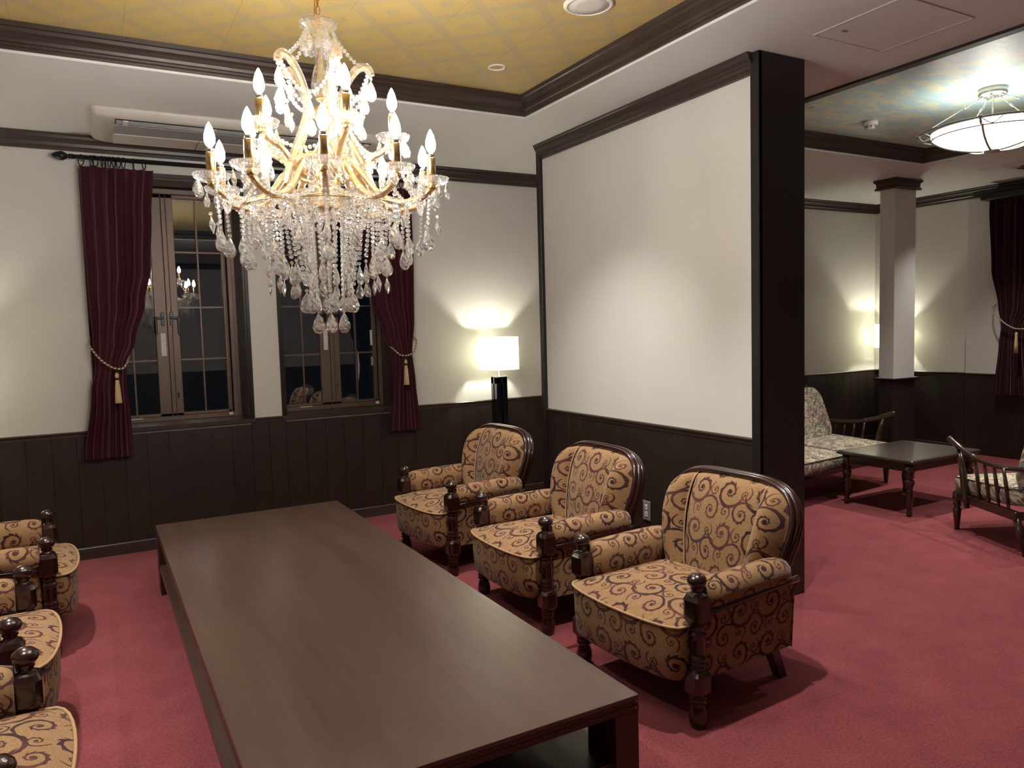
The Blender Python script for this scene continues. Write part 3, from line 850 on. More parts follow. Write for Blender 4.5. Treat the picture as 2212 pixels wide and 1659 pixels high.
# swags of beads
for k in range(10):
    t0, t1 = math.radians(36 * k), math.radians(36 * (k + 1)); tm = (t0 + t1) / 2
    strand(ch, sag(pol(R1 - .03, t0, 1.985), pol(R1 - .03, t1, 1.985), .055))
    strand(ch, sag(pol(.26, t0, 1.945), pol(.26, t1, 1.945), .05))
    strand(ch, sag(pol(R1 - .01, t0, 2.0), pol(.13, tm, 1.99), .045))
    # hanging strands: middle tier and inner tier
    strand(ch, [pol(.285, tm, 1.93), pol(.285, tm, 1.86)]); place_drop(ch, 'm', *pol(.285, tm, 1.846)[:2], 1.846)
    strand(ch, [pol(.285, t0, 1.935), pol(.285, t0, 1.82)]); place_drop(ch, 'l', *pol(.285, t0, 1.806)[:2], 1.806)
    strand(ch, [pol(.21, tm, 1.95), pol(.20, tm, 1.79)]); place_drop(ch, 'l', *pol(.20, tm, 1.776)[:2], 1.776)
    place_drop(ch, 'x', *pol(.20, tm, 1.700)[:2], 1.700)
    strand(ch, sag(pol(.17, t0, 1.97), pol(.09, t0, 1.90), .06))
for k in range(8):
    t = 2 * PI * k / 8 + .2
    strand(ch, [pol(.145, t, 1.965), pol(.105, t, 1.82), pol(.082, t, 1.665)], .0085); place_drop(ch, 'l', *pol(.082, t, 1.650)[:2], 1.650)
    strand(ch, [pol(.155, t + .39, 1.965), pol(.130, t + .39, 1.765)], .0080); place_drop(ch, 'l', *pol(.130, t + .39, 1.750)[:2], 1.750)
    place_drop(ch, 's', *pol(.128, t + .39, 1.690)[:2], 1.684)
for k in range(6):
    t = 2 * PI * k / 6
    strand(ch, [pol(.060, t, 1.95), pol(.050, t, 1.592)], .0080); place_drop(ch, 'l', *pol(.050, t, 1.578)[:2], 1.578)
for k in range(5):
    t = math.radians(18 + 72 * k); t1 = t + math.radians(72)
    strand(ch, sag(pol(R2 - .01, t, 2.185), pol(R2 - .01, t1, 2.185), .075))
    strand(ch, sag(pol(R2 - .01, t, 2.18), pol(R1 - .03, t + .3, 2.0), .03))
    strand(ch, sag(pol(.165, t + .03, 2.42), pol(.165, t1 + .03, 2.42), .12))
    strand(ch, sag(pol(.165, t + .03, 2.42), pol(.05, t, 2.30), .05))
    place_drop(ch, 'm', *pol(.12, (t + t1) / 2, 2.29)[:2], 2.285)
    place_drop(ch, 's', *pol(.18, (t + t1) / 2, 2.1)[:2], 2.095)
    strand(ch, [pol(.10, (t + t1) / 2, 2.10), pol(.12, (t + t1) / 2, 1.99)])
    place_drop(ch, 'm', *pol(.055, t + .2, 2.535)[:2], 2.535); place_drop(ch, 's', *pol(.052, t + .9, 2.53)[:2], 2.53)
    strand(ch, sag(pol(.05, t, 2.54), pol(.155, t + .03, 2.43), .02))
# centre column
mb = MB(); mb.lathe([(.010, 2.545), (.022, 2.535), (.030, 2.515), (.024, 2.492), (.016, 2.465), (.019, 2.43), (.030, 2.395), (.035, 2.365), (.029, 2.340), (.020, 2.325), (.012, 2.318)], seg=14, smooth=False, cap0=False, cap1=False)
mb.build('glass_baluster', M['pressed'], ch)
mb = MB(); mb.lathe([(.004, 1.95), (.0045, 2.31), (.017, 2.312), (.021, 2.322), (.012, 2.328), (.005, 2.335), (.005, 2.60), (.002, 2.605)], seg=16); mb.build('brass_stem', M['gold'], ch)
mb = MB(); mb.lathe([(.010, 2.30), (.030, 2.285), (.034, 2.262), (.020, 2.235), (.012, 2.21), (.018, 2.17), (.040, 2.135), (.046, 2.11), (.040, 2.07), (.055, 2.03), (.030, 1.985), (.055, 1.955), (.05, 1.945), (.01, 1.935)], seg=24); mb.build('brass_hub', M['gold'], ch)
mb = MB(); mb.lathe([(.02, 1.93), (.10, 1.952), (.155, 1.972), (.165, 1.985), (.15, 1.985), (.09, 1.965), (.02, 1.945)], seg=40, smooth=False); mb.build('glass_pan', M['pressed'], ch)
mb = MB()
for rr, zz in ((.285, 1.938), (.205, 1.952), (.15, 1.968)):
    mb.tube([(rr * math.cos(a * PI / 24), rr * math.sin(a * PI / 24), zz) for a in range(49)], .0022, 6, True, False)
mb.build('brass_ring', M['gold'], ch)
link('top_dish', dish_mesh(.066, .026, 22), ch, (0, 0, 2.575))
# chain, hook and feed wire
mb = MB()
z = 2.604
k = 0
while z < 2.97:
    c = Vector((0, 0, z + .014)); pts = []
    for i in range(17):
        a = 2 * PI * i / 16; o = Vector((.007 * math.cos(a), 0, .015 * math.sin(a)))
        if k % 2: o = Vector((0, o.x, o.z))
        pts.append(c + o)
    mb.tube(pts, .0018, 6, True, False); z += .0225; k += 1
mb.build('chain', M['copper'], ch)
mb = MB(); mb.tube([(.012 * math.sin(i * .9) - (.02 if i < 3 else 0), .006, 2.56 + i * .044) for i in range(11)], .0022, 6); mb.build('feed_wire', M['copper'], ch)
mb = MB(); mb.lathe([(.055, 3.0), (.055, 2.985), (.035, 2.972), (.008, 2.965)], seg=28); mb.build('ceiling_rose', M['gold'], ch)

# ================================================================== LONG TABLE
TX0, TX1, TY0, TY1, TZ = .281, 1.386, 1.751, 4.941, .389
t = thing('low_table', 'long dark brown low table with a lower shelf between the armchair rows', 'table', (0, 0, 0))
MB().bbox(TX0, TX1, TY0, TY1, TZ - .014, TZ, .0012).build('tabletop', M['tablewood'], t)
mb = MB(); mb.bbox(TX0 + .0015, TX1 - .0015, TY0 + .0015, TY1 - .0015, TZ - .030, TZ - .0142, .001); mb.bbox(TX0, TX1, TY0, TY1, TZ - .048, TZ - .0302, .001)
mb.build('table_edge', M['tableedge'], t)
mb = MB()
mb.box(TX0 + .01, TX0 + .035, TY0 + .08, TY1 - .08, TZ - .052, TZ - .047); mb.box(TX1 - .035, TX1 - .01, TY0 + .08, TY1 - .08, TZ - .052, TZ - .047)
mb.build('under_rail', M['tableedge'], t)
for x0, x1 in ((TX0, TX0 + .088), (TX1 - .088, TX1)):
    for y0, y1 in ((TY0, TY0 + .15), (TY1 - .15, TY1)):
        mb = MB().bbox(x0 + .001, x1 - .001, y0 + .001, y1 - .001, 0, TZ - .048, .0015)
        mb.build('leg', M['tableedge'], t)
MB().bbox(TX0 + .001, TX1 - .001, TY0 + .03, TY1 - .06, .150, .182, .0015).build('shelf', M['tablewood'], t)
for zz in (.352, .372):
    MB().lathe([(.003, 0), (.003, .002)], seg=10).build('dowel_cap', M['copper'], t, (TX1 - .012, TY0 + .0005, zz)).rotation_euler = (PI / 2, 0, 0)

# ================================================================== BROCADE ARMCHAIR
def post_mesh():
    #      r,    z,   squareness
    P = [(.022, 0, 0), (.030, .004, 0), (.036, .030, 0), (.034, .055, 0), (.026, .082, 0), (.024, .088, 0), (.033, .093, 0), (.034, .099, 0), (.027, .104, 0), (.033, .110, 0), (.033, .116, 0), (.027, .121, 0),
         (.034, .128, .6), (.041, .140, 1), (.041, .205, 1), (.034, .219, .6), (.028, .224, 0), (.033, .230, 0), (.033, .236, 0), (.027, .240, 0), (.034, .247, 0), (.034, .254, 0), (.028, .259, 0), (.033, .265, 0), (.033, .271, 0), (.028, .276, 0),
         (.029, .292, 0), (.030, .335, 0), (.029, .350, 0), (.034, .355, 0), (.034, .361, 0), (.029, .366, 0), (.029, .384, 0), (.034, .389, 0), (.028, .394, 0),
         (.032, .400, .6), (.041, .414, 1), (.041, .488, 1), (.034, .506, .7), (.022, .514, 0), (.020, .522, 0), (.025, .528, 0), (.022, .534, 0), (.027, .538, 0), (.034, .547, 0), (.0375, .558, 0), (.034, .570, 0), (.024, .580, 0), (.010, .586, 0), (.001, .587, 0)]
    mb = MB(); mb.lathe([(p[0], p[1]) for p in P], seg=24, smooth=False, sq=[p[2] for p in P])
    # smooth the turned rings only
    n = 24
    k = 0
    for i in range(len(P) - 1):
        for j in range(n):
            mb.sm[k] = (P[i][2] == 0 and P[i + 1][2] == 0); k += 1
    return mb.mesh('front_post', 'mahog')
ME_POST = post_mesh()
HWB = .350; HB = .452; SA = math.sin(math.radians(16.5)); CA = math.cos(math.radians(16.5)); BU, BZ = .485, .385
def backpt(v, h, f):
    """back coordinates: lateral v, height along the recline h, forward offset f"""
    k = .78 + .22 * math.sin(max(0.0, min(1, (h + .02) / .36)) * PI / 2)      # the back flares towards the top
    return (BU + h * SA - f * CA, v * k, BZ + h * CA + f * SA)
def Htop(v):
    q = min(abs(v) / HWB, 1.0)
    return .16 + (HB - .16) * (1 - q ** 4.17) ** (.30)
def prof_f(v):
    a = abs(v)
    if a < .20: return .060 + .020 * (1 - (a / .20) ** 2) - .016 * max(0, (a - .185) / .015)
    s = (a - .20) / (HWB - .20)
    return .058 + .088 * math.sin(PI * min(1, s * 1.05)) ** .8 * (1 - .25 * s) - .06 * s ** 4 if s < .952 else .068 * (1 - s) / .048 * .3 + .006
def back_grid(mb, v0, v1, n, hmin):
    def fn(s, t):
        v = v0 + (v1 - v0) * s; h = hmin + (Htop(v) - hmin) * t
        e = (max(0.0, 1 - t ** 7)) ** .5
        low = .65 + .35 * math.sin(min(1, t * 1.6) * PI / 2)
        f = prof_f(v) * (e * .92 + .08) * low
        p = backpt(v, h, f)
        return (*p, v + abs(v) * 0 , h + f * .3)
    mb.grid(fn, n, 26, True, lambda s, t: (0, 0, 0))
    # proper fabric coordinates (metres)
    o = len(mb.v) - (n + 1) * 27
    for j in range(27):
        for i in range(n + 1):
            v = v0 + (v1 - v0) * i / n; h = hmin + (Htop(v) - hmin) * (j / 26)
            mb.uv[o + j * (n + 1) + i] = (v * 1.15 + .5, h + 1.0, 0)
def side_outline(n=40):
    """closed path of the back outline from one arm, over the top, to the other"""
    pts = []
    for i in range(n + 1):
        a = PI * i / n
        c, s_ = math.cos(a), math.sin(a)
        v = HWB * (abs(c) ** .48) * (1 if c > 0 else -1) * (.97 + .03 * abs(s_))
        h = .16 + (HB - .16) * (abs(s_) ** .60)
        pts.append((v, h))
    low = [(HWB * .985, .10), (HWB * .95, .04)]
    return [(v, h) for v, h in reversed(low)] + pts + [(-v, h) for v, h in low]
def seat_outline(z, inset=0.0, n=14):
    """D-shaped plan with bowed front; starts at back-left, goes round the front"""
    pts = []
    hw = .322 - inset
    pts.append((.50, hw)); pts.append((.25, hw)); pts.append((.02, hw))
    for i in range(n + 1):
        a = PI * i / n - PI / 2      # -90..90
        v = -math.sin(a) * hw; c = math.cos(a)
        u = -.035 - (.092 - inset) * (max(c, 0) ** .62) if c > 1e-6 else -.035
        pts.append((u, v))
    pts.append((.02, -hw)); pts.append((.25, -hw)); pts.append((.50, -hw))
    return [(u, v, z) for u, v in pts]
def fabric_loft(mb, rings, cap0, cap1):
    uv = []
    for r in rings:
        L = 0; prev = None
        for p in r:
            if prev: L += math.dist(prev[:2], p[:2])
            prev = p; uv.append((L, p[2] + .03, 0))
    mb.loft(rings, cap0, cap1, True, True, uv)
def armchair(label, loc, rotz, group):
    t = thing('armchair', label, 'armchair', loc, rotz, group)
    # upholstered base
    mb = MB()
    rings = [seat_outline(.176, .020), seat_outline(.184, .010), seat_outline(.27, .003), seat_outline(.372, 0), seat_outline(.386, .006)]
    fabric_loft(mb, rings, True, True)
    mb.build('seat_base', M['brocade'], t)
    # seat cushion
    mb = MB(); ol = seat_outline(0, 0)
    cu, cv = .17, 0.0
    N = 9; rings = []; uv = []
    for k in range(N + 1):
        s = 1 - k / N * .97
        z = .386 + .055 * (1 - s ** 2.6) + (0.004 if k else 0)
        ring = []
        for (u, v, _) in ol:
            uu, vv = cu + (u - cu) * s, cv + (v - cv) * s
            ring.append((uu, vv, z)); uv.append((vv + .5, uu * 1.0 + .4, 0))
        rings.append(ring)
    mb.loft(rings, False, True, True, True, uv)
    mb.build('seat', M['brocade'], t)
    mb = MB(); pts = [(u, v, .387) for u, v, _ in seat_outline(0, -.004)][2:-2]; mb.tube(pts, .0055, 8); mb.build('piping', M['piping'], t)
    # side panels below the arm rails and outer back
    for s in (-1, 1):
        mb = MB(); mb.grid(lambda a, b_: (.035 + a * .50 + .02 * a * b_ , s * (.352 - .012 * (1 - b_)), .172 + b_ * (.260 + .02 * a)), 8, 6, True, lambda a, b_: (a * .53 + .07 + (0.3 if s > 0 else 0), b_ * .3 + .02, 0))
        mb.grid(lambda a, b_: (.035 + a * .50 + .02 * a * b_, s * .318, .172 + b_ * (.260 + .02 * a)), 8, 6, True, lambda a, b_: (a, b_, 0))
        mb.grid(lambda a, b_: (.035 + a * .50 + .02 * a, s * (.318 + .034 * b_), .432 + .02 * a), 8, 1, True)
        mb.grid(lambda a, b_: (.535 + .02 * b_, s * (.318 + a * .034), .172 + b_ * .280), 1, 6, True, lambda a, b_: (a * .05, b_ * .3, 0))
        mb.build('side_panel', M['brocade'], t)
        # arm pad: rolled top with inner wall
        mb = MB(); rings = []; uv = []
        sec = [(-.055, .385), (-.064, .43), (-.070, .475), (-.064, .512), (-.042, .538), (-.008, .547), (.026, .540), (.048, .516), (.055, .485), (.047, .455), (.030, .440)]
        for i in range(15):
            a = i / 14; u = .030 + a * .47
            e = 1.0 if 0 < i < 14 else .86
            if i in (1, 13): e = .97
            L = 0; prev = None
            for (dv, z) in sec:
                zz = z + .004 * math.sin(a * PI) + .006 * a
                zc = .475
                ring_v = dv * e; zz = zc + (zz - zc) * e
                p = (u, s * (.330 + ring_v), zz)
                if prev: L += math.dist(prev, (dv, z))
                prev = (dv, z)
                rings.append(p); uv.append((u + .11 + (.4 if s > 0 else 0), L + .02, 0))
        n = len(sec); rr = [rings[i * n:(i + 1) * n] for i in range(15)]
        mb.loft(rr, True, True, True, True, uv)
        mb.build('arm', M['brocade'], t)
        # wooden rail under the arm
        mb = MB(); rings = []
        for i in range(9):
            a = i / 8; u = .025 + a * .535; z = .437 + .022 * a + .006 * math.sin(a * PI); v = s * (.352 + .006 * math.sin(a * PI))
            rings.append([(u, v - s * .015, z - .014), (u, v + s * .016, z - .014), (u, v + s * .022, z - .006), (u, v + s * .020, z + .004), (u, v + s * .010, z + .010), (u, v - s * .015, z + .010)])
        mb.loft(rings, True, True, True); mb.build('arm_rail', M['mahog'], t)
        link('front_post', ME_POST, t, (0, s * .340, 0), 0)
        # raked rear leg
        mb = MB(); rings = []
        for u, z, h in ((.585, 0, .020), (.545, .09, .022), (.505, .180, .026)):
            rings.append([(u - h, s * .255 - h, z), (u + h, s * .255 - h, z), (u + h, s * .255 + h, z), (u - h, s * .255 + h, z)])
        mb.loft(rings); mb.build('rear_leg', M['mahog'], t)
    # backrest: centre panel and two wings
    mb = MB(); back_grid(mb, -.198, .198, 22, 0.0); mb.build('backrest', M['brocade'], t)
    for s in (-1, 1):
        mb = MB()
        if s > 0: back_grid(mb, .2015, .344, 26, -.02)
        else: back_grid(mb, -.344, -.2015, 26, -.02)
        mb.build('wing', M['brocade'], t)
        mb = MB(); mb.tube([backpt(s * .200, h, (prof_f(.2) * (.92 * (1 - (h / Htop(.2)) ** 7) ** .5 + .08) * (.65 + .35 * math.sin(min(1, h / Htop(.2) * 1.6) * PI / 2))) + .002) for h in [Htop(.2) * i / 22 * .999 for i in range(23)]], .0042, 6)
        mb.build('back_piping', M['piping'], t)
    # outer back
    ol = side_outline(36)
    mb = MB(); f0 = [backpt(v * .985, h - .004, .012) for v, h in ol]; f1 = [backpt(v * .97, h - .01, -.030) for v, h in ol]
    low = [(-HWB * .93, -.235), (HWB * .93, -.235)]
    r0 = f0 + [backpt(v, h * .3, .012) for v, h in low]; r1 = f1 + [(BU + .055, v * .95, .172) for v, h in low]
    mb.loft([r0, r1], True, True, False, True, [(p[1], p[2], 0) for p in r0 + r1]); mb.build('outer_back', M['brocade'], t)
    # reeded wooden frame round the back
    mb = MB()
    for off, f, r in ((.006, .020, .0125), (.014, -.004, .0150), (.010, -.030, .0135)):
        pts = []
        for i, (v, h) in enumerate(ol):
            p = ol[max(i - 1, 0)]; q = ol[min(i + 1, len(ol) - 1)]
            tx, ty = q[0] - p[0], q[1] - p[1]; L = math.hypot(tx, ty) or 1
            pts.append(backpt(v + ty / L * off, h - tx / L * off, f))
        mb.tube(pts, r, 10)
    mb.build('back_frame', M['mahog'], t)
    for s in (-1, 1):
        k = 6 if s > 0 else len(ol) - 7
        v, h = ol[k]
        p = backpt(v + s * .006, h + .004, -.004)
        mb = MB(); mb.sphere(p, .019, 10, 8, (1.2, .7, .9)); mb.build('frame_boss', M['mahog'], t)
    return t
GR = 'brocade armchairs in the row along the partition'; GL = 'brocade armchairs in the row at the left edge'
def pose(p0, p1):
    """from world positions of the near and far front posts"""
    cx, cy = (p0[0] + p1[0]) / 2, (p0[1] + p1[1]) / 2
    return (cx, cy, 0)
c3 = armchair('nearest brocade armchair on the right, beside the table corner', (1.879, 2.390, 0), math.radians(3.8), GR)
dup(c3, (1.886, 3.428, 0), math.radians(.4), 'middle brocade armchair of the right-hand row, beside the wall socket')
dup(c3, (1.855, 4.505, 0), math.radians(3.8), 'farthest brocade armchair of the right-hand row, in front of the black lamp column')
dup(c3, (-.245, 4.472, 0), PI + math.radians(2.0), 'farthest brocade armchair at the left edge, nearest the windows', GL)
dup(c3, (-.292, 3.318, 0), PI + math.radians(.5), 'middle brocade armchair at the left edge', GL)
dup(c3, (-.230, 2.318, 0), PI + math.radians(-.8), 'nearest brocade armchair at the lower left corner, only seat and posts showing', GL)

# ================================================================== CURTAINS, ROD
def interp(tab, z):
    tab = sorted(tab)
    if z <= tab[0][0]: return tab[0][1]
    for (a, x), (b_, y) in zip(tab, tab[1:]):
        if z <= b_:
            k = (z - a) / (b_ - a); k = k * k * (3 - 2 * k); return x + (y - x) * k
    return tab[-1][1]
def curtain_mesh(lt, rtb, z0, z1, y0, n, amp, tie, ph=0.0, axis='x', nz=70, ns=200, mat='velvet'):
    mb = MB()
    def fn(s, t):
        z = z0 + (z1 - z0) * t
        l, r = interp(lt, z), interp(rtb, z)
        d = abs(z - tie); k = .35 + .65 * min(1, d / .35)
        if z > z1 - .12: k *= .55 + .45 * (z1 - z) / .12
        sw = s + .030 * math.sin(5.3 * s + 1.2 + .5 * z) + .012 * math.sin(17 * s)
        y = y0 - amp * k * (math.sin(2 * PI * n * sw + ph) + .35 * math.sin(2 * PI * n * 2.3 * sw + 1.3 + z)) - .03 * (1 - min(1, d / .5)) * math.sin(PI * s)
        x = l + (r - l) * s + .010 * k * math.cos(2 * PI * n * sw + ph)
        return (x, y, z) if axis == 'x' else (y, x, z)
    mb.grid(fn, ns, nz, True, lambda a, b_: (a, b_, 0))
    me = mb.mesh('cloth', mat); return me
YR = 5.815
cl = thing('curtain', 'burgundy velvet curtain tied back left of the windows', 'curtain', (0, YR, 0), 0, 'tied burgundy curtains on the black rod')
LT = [(2.685, .004), (2.2, .005), (1.9, .01), (1.5, .02), (1.33, .025), (1.15, -.01), (.7, -.065)]
RT_ = [(2.685, .452), (2.35, .42), (2.0, .395), (1.75, .345), (1.5, .275), (1.33, .21), (1.2, .205), (1.0, .212), (.7, .215)]
o = link('cloth', curtain_mesh(LT, RT_, .70, 2.662, 0, 7, .024, 1.31), cl)
cr_ = thing('curtain', 'burgundy velvet curtain tied back at the right side of the windows', 'curtain', (0, YR, 0), 0, 'tied burgundy curtains on the black rod')
LT2 = [(2.685, 1.86), (2.3, 1.90), (2.0, 1.95), (1.75, 1.99), (1.5, 2.07), (1.33, 2.13), (1.2, 2.14), (1.0, 2.12), (.7, 2.095)]
RT2 = [(2.685, 2.345), (2.1, 2.350), (1.6, 2.335), (1.33, 2.31), (1.1, 2.325), (.7, 2.35)]
o = link('cloth', curtain_mesh(LT2, RT2, .70, 2.662, 0, 7, .022, 1.31, 1.0), cr_)
rod = thing('curtain_rod', 'long black curtain rod with teardrop finials above the windows', 'curtain rod', (0, YR, 2.718))
mb = MB(); mb.tube([(-.02, 0, 0), (1.2, 0, 0), (2.44, 0, 0)], .0145, 16); mb.build('rod', M['black_metal'], rod)
for s, x in ((-1, -.02), (1, 2.44)):
    mb = MB(); mb.lathe([(.014, 0), (.020, .006), (.014, .012), (.019, .020), (.010, .028), (.016, .036), (.030, .058), (.030, .072), (.020, .100), (.008, .118), (.001, .124)], seg=20)
    o = mb.build('finial', M['black_metal'], rod, (x, 0, 0)); o.rotation_euler = (0, s * PI / 2, 0)
for x in (.03, 1.16, 2.40):
    MB().bbox(x - .010, x + .010, .014, YB - YR - .001, -.010, .010).build('bracket', M['black_metal'], rod)
mb = MB(); mb.tube([(0, .034 * math.cos(2 * PI * i / 20), .034 * math.sin(2 * PI * i / 20)) for i in range(21)], .0036, 8, True, False); me_ring = mb.mesh('ring', 'black_metal')
for x in [.025, .085, .105, .145, .165, .190, .215, .245, .275, .335, .400] + [1.88, 1.93, 1.97, 2.02, 2.07, 2.12, 2.17, 2.22, 2.27, 2.33]:
    o = link('ring', me_ring, rod, (x, 0, -.019)); o.rotation_euler = (0, 0, random.uniform(-.6, .6))
# tie-backs with tassels
def tieback(pts, tx, ty, tz, label):
    t = thing('curtain_tieback', label, 'tieback', (0, 0, 0), 0, None)
    mb = MB(); p = cr(pts, 8); mb.tube(p, .0065, 10, True, True, 0, True); mb.build('cord', M['rope'], t)
    mb = MB(); mb.lathe([(.006, .0), (.010, -.01), (.013, -.022), (.010, -.034), (.008, -.038)], tx, ty, 16); 
    for i in range(len(mb.v)): mb.v[i] = (mb.v[i][0], mb.v[i][1], mb.v[i][2] + tz)
    mb.build('tassel_head', M['tassel'], t)
    mb = MB(); mb.lathe([(.011, tz - .036), (.012, tz - .042), (.011, tz - .050)], tx, ty, 16); mb.build('tassel_band', M['black_metal'], t)
    mb = MB(); mb.lathe([(.011, tz - .050), (.015, tz - .09), (.019, tz - .15), (.023, tz - .205), (.021, tz - .207)], tx, ty, 24); mb.build('tassel_skirt', M['tassel'], t)
    mb = MB(); mb.sphere((tx, ty, tz + .012), .014, 8, 6); mb.build('knot', M['black_metal'], t)
tieback([(.005, YB - .02, 1.52), (.0, 5.85, 1.49), (.005, 5.765, 1.46), (.06, 5.735, 1.375), (.13, 5.73, 1.318), (.185, 5.735, 1.310), (.215, 5.76, 1.345), (.235, 5.86, 1.39)], .150, 5.722, 1.285, 'gold and brown twisted tieback cord with tassel on the left curtain')
tieback([(2.325, YB - .02, 1.50), (2.335, 5.86, 1.47), (2.335, 5.77, 1.43), (2.30, 5.735, 1.345), (2.24, 5.73, 1.315), (2.18, 5.735, 1.32), (2.14, 5.76, 1.36), (2.125, 5.86, 1.40)], 2.218, 5.722, 1.285, 'gold and brown twisted tieback cord with tassel on the right curtain')

# far curtain on the right wall
cf = thing('curtain', 'dark burgundy curtain at the right edge of the far seating area', 'curtain', (8.29, 0, 0))
LTf = [(2.70, 4.50), (2.0, 4.47), (1.6, 4.40), (1.4, 4.37), (1.2, 4.39), (.7, 4.43)]
RTf = [(2.70, 3.65), (2.0, 3.70), (1.6, 3.85), (1.4, 4.02), (1.2, 4.02), (.7, 3.95)]
o = link('cloth', curtain_mesh(LTf, RTf, .68, 2.70, 0, 12, .020, 1.38, 0, 'y', 70, 200, 'velvet2'), cf)
MB().bbox(-.10, .12, 3.55, 4.55, 2.70, 2.755).build('pelmet', M['jamb'], cf)
tt = thing('curtain_tieback', 'twisted tieback cord with tassel on the far right curtain', 'tieback')
mb = MB(); mb.tube(cr([(8.365, 4.47, 1.62), (8.28, 4.46, 1.58), (8.215, 4.40, 1.53), (8.20, 4.30, 1.43), (8.20, 4.20, 1.37), (8.20, 4.10, 1.36)], 8), .007, 10, True, True, 0, True); mb.build('cord', M['rope'], tt)
mb = MB(); mb.lathe([(.008, 1.33), (.013, 1.31), (.010, 1.29), (.012, 1.285), (.016, 1.20), (.022, 1.12)], 8.185, 4.17, 20); mb.build('tassel', M['tassel'], tt)

# ================================================================== LAMPS
def lamp(x, y, label):
    t = thing('lamp', label, 'lamp', (x, y, 0), 0, None)
    hw, g = .052, .008
    for a in (-1, 1):
        for b_ in (-1, 1):
            mb = MB().bbox(a * g, a * hw, b_ * g, b_ * hw, 0.03, 1.095, .002); mb.build('column_post', M['gloss_black'], t)
    MB().bbox(-.075, .075, -.075, .075, 0, .03, .004).build('foot', M['gloss_black'], t)
    MB().bbox(-hw, hw, -hw, hw, 1.040, 1.098, .002).build('head_block', M['gloss_black'], t)
    MB().bbox(-hw, hw, -hw, hw, 1.098, 1.103, .001).build('cap_plate', M['chrome'], t)
    mb = MB(); mb.lathe([(.005, 1.10), (.005, 1.24), (.014, 1.242), (.014, 1.275)], seg=14); mb.build('stem', M['chrome'], t)
    s = .128; z0, z1 = 1.158, 1.442
    sh = MB()
    for (a, b_, c, d) in ((-s, -s, s, -s), (s, -s, s, s), (s, s, -s, s), (-s, s, -s, -s)):
        n = Vector((d - b_, a - c, 0)).normalized() * -.0012
        v = [(a, b_, z0), (c, d, z0), (c, d, z1), (a, b_, z1)]
        sh.add(v, [(0, 1, 2, 3)])
    o = sh.build('shade', M['shade'], t)
    mb = MB()
    for z in (z0, z1):
        mb.tube([(-s, -s, z), (s, -s, z)], .0022, 6); mb.tube([(s, -s, z), (s, s, z)], .0022, 6); mb.tube([(s, s, z), (-s, s, z)], .0022, 6); mb.tube([(-s, s, z), (-s, -s, z)], .0022, 6)
    mb.tube([(-s, 0, z0 + .004), (s, 0, z0 + .004)], .0018, 6); mb.tube([(0, -s, z0 + .004), (0, s, z0 + .004)], .0018, 6)
    mb.build('shade_frame', M['white_plastic'], t)
    mb = MB(); mb.sphere((0, 0, 1.315), .024, 16, 10, (1, 1, 1.15)); mb.build('bulb', M['tbulb'], t)
    return t
lamp(3.055, 5.70, 'black column lamp with a lit square white shade in the back corner')
lamp(-.93, 5.70, 'black column lamp with square white shade beyond the left edge')
lamp(8.275, 5.60, 'lit square lamp half hidden behind the white column')

# bowl ceiling light
BX, BY = 5.31, 2.88
bl = thing('ceiling_lamp', 'large lit white glass bowl lamp in a nickel cage under the blue ceiling', 'ceiling lamp', (BX, BY, 0))
mb = MB(); mb.lathe([(.085, 3.0), (.085, 2.962), (.078, 2.955), (.01, 2.955)], seg=32); mb.build('canopy', M['steel'], bl)
RB = .36; ZB0, ZB1 = 2.605, 2.742
prof = []
for i in range(13):
    a = PI / 2 * i / 12; prof.append((max(.004, RB * math.sin(a)), ZB0 + (ZB1 - ZB0) * (1 - math.cos(a)) ** .95))
mb = MB(); mb.lathe(prof, seg=48, cap0=True, cap1=False); mb.build('glass_bowl', M['bowlglow'], bl)
RO = .435; ZRIM = 2.735
mb = MB(); mb.tube([(RO * math.cos(PI * i / 32), RO * math.sin(PI * i / 32), ZRIM) for i in range(65)], .006, 8, True, False); mb.build('rim_ring', M['steel'], bl)
mb = MB(); mb.tube([((RB - .005) * math.cos(PI * i / 32), (RB - .005) * math.sin(PI * i / 32), ZRIM - .035) for i in range(65)], .004, 8, True, False); mb.build('inner_ring', M['steel'], bl)
for k in range(5):
    a = math.radians(72 * k + 200)
    rib = MB(); path = [(RO, ZRIM), (RO - .03, ZRIM - .035)] + [(r + .008, z - .010) for r, z in reversed(prof[1:-1])]
    rib.tube([(r * math.cos(a), r * math.sin(a), z) for r, z in cr(path, 3)], .0075, 8); rb = rib.build('cage_rib', M['steel'], bl)
    mb = MB(); mb.sphere((RO * math.cos(a), RO * math.sin(a), ZRIM), .014, 10, 8); mb.build('knob', M['steel'], rb)
    mb = MB()
    p0 = Vector((.06 * math.cos(a), .06 * math.sin(a), 2.95)); p1 = Vector((RO * math.cos(a), RO * math.sin(a), ZRIM + .008))
    q = p0.lerp(p1, .22)
    mb.tube([p0, q], .0035, 6); mb.tube([p0.lerp(p1, .25), p1], .0028, 6)
    for cpt in (p0, q, p0.lerp(p1, .26)): mb.sphere(cpt, .009, 8, 6)
    mb.build('hanger', M['steel'], bl)
    # scroll between ring and bowl
    mb = MB(); a2 = a + .35
    mb.tube([((RO - .08 * math.sin(PI * i / 8)) * math.cos(a + .30 * i / 8), (RO - .08 * math.sin(PI * i / 8)) * math.sin(a + .30 * i / 8), ZRIM - .03 * math.sin(PI * i / 8)) for i in range(9)], .003, 6); mb.build('scroll', M['steel'], rb)
mb = MB(); mb.lathe([(.003, ZB0 - .022), (.045, ZB0 - .016), (.05, ZB0 - .004), (.003, ZB0 - .002)], seg=28); mb.build('bottom_cap', M['steel'], bl)
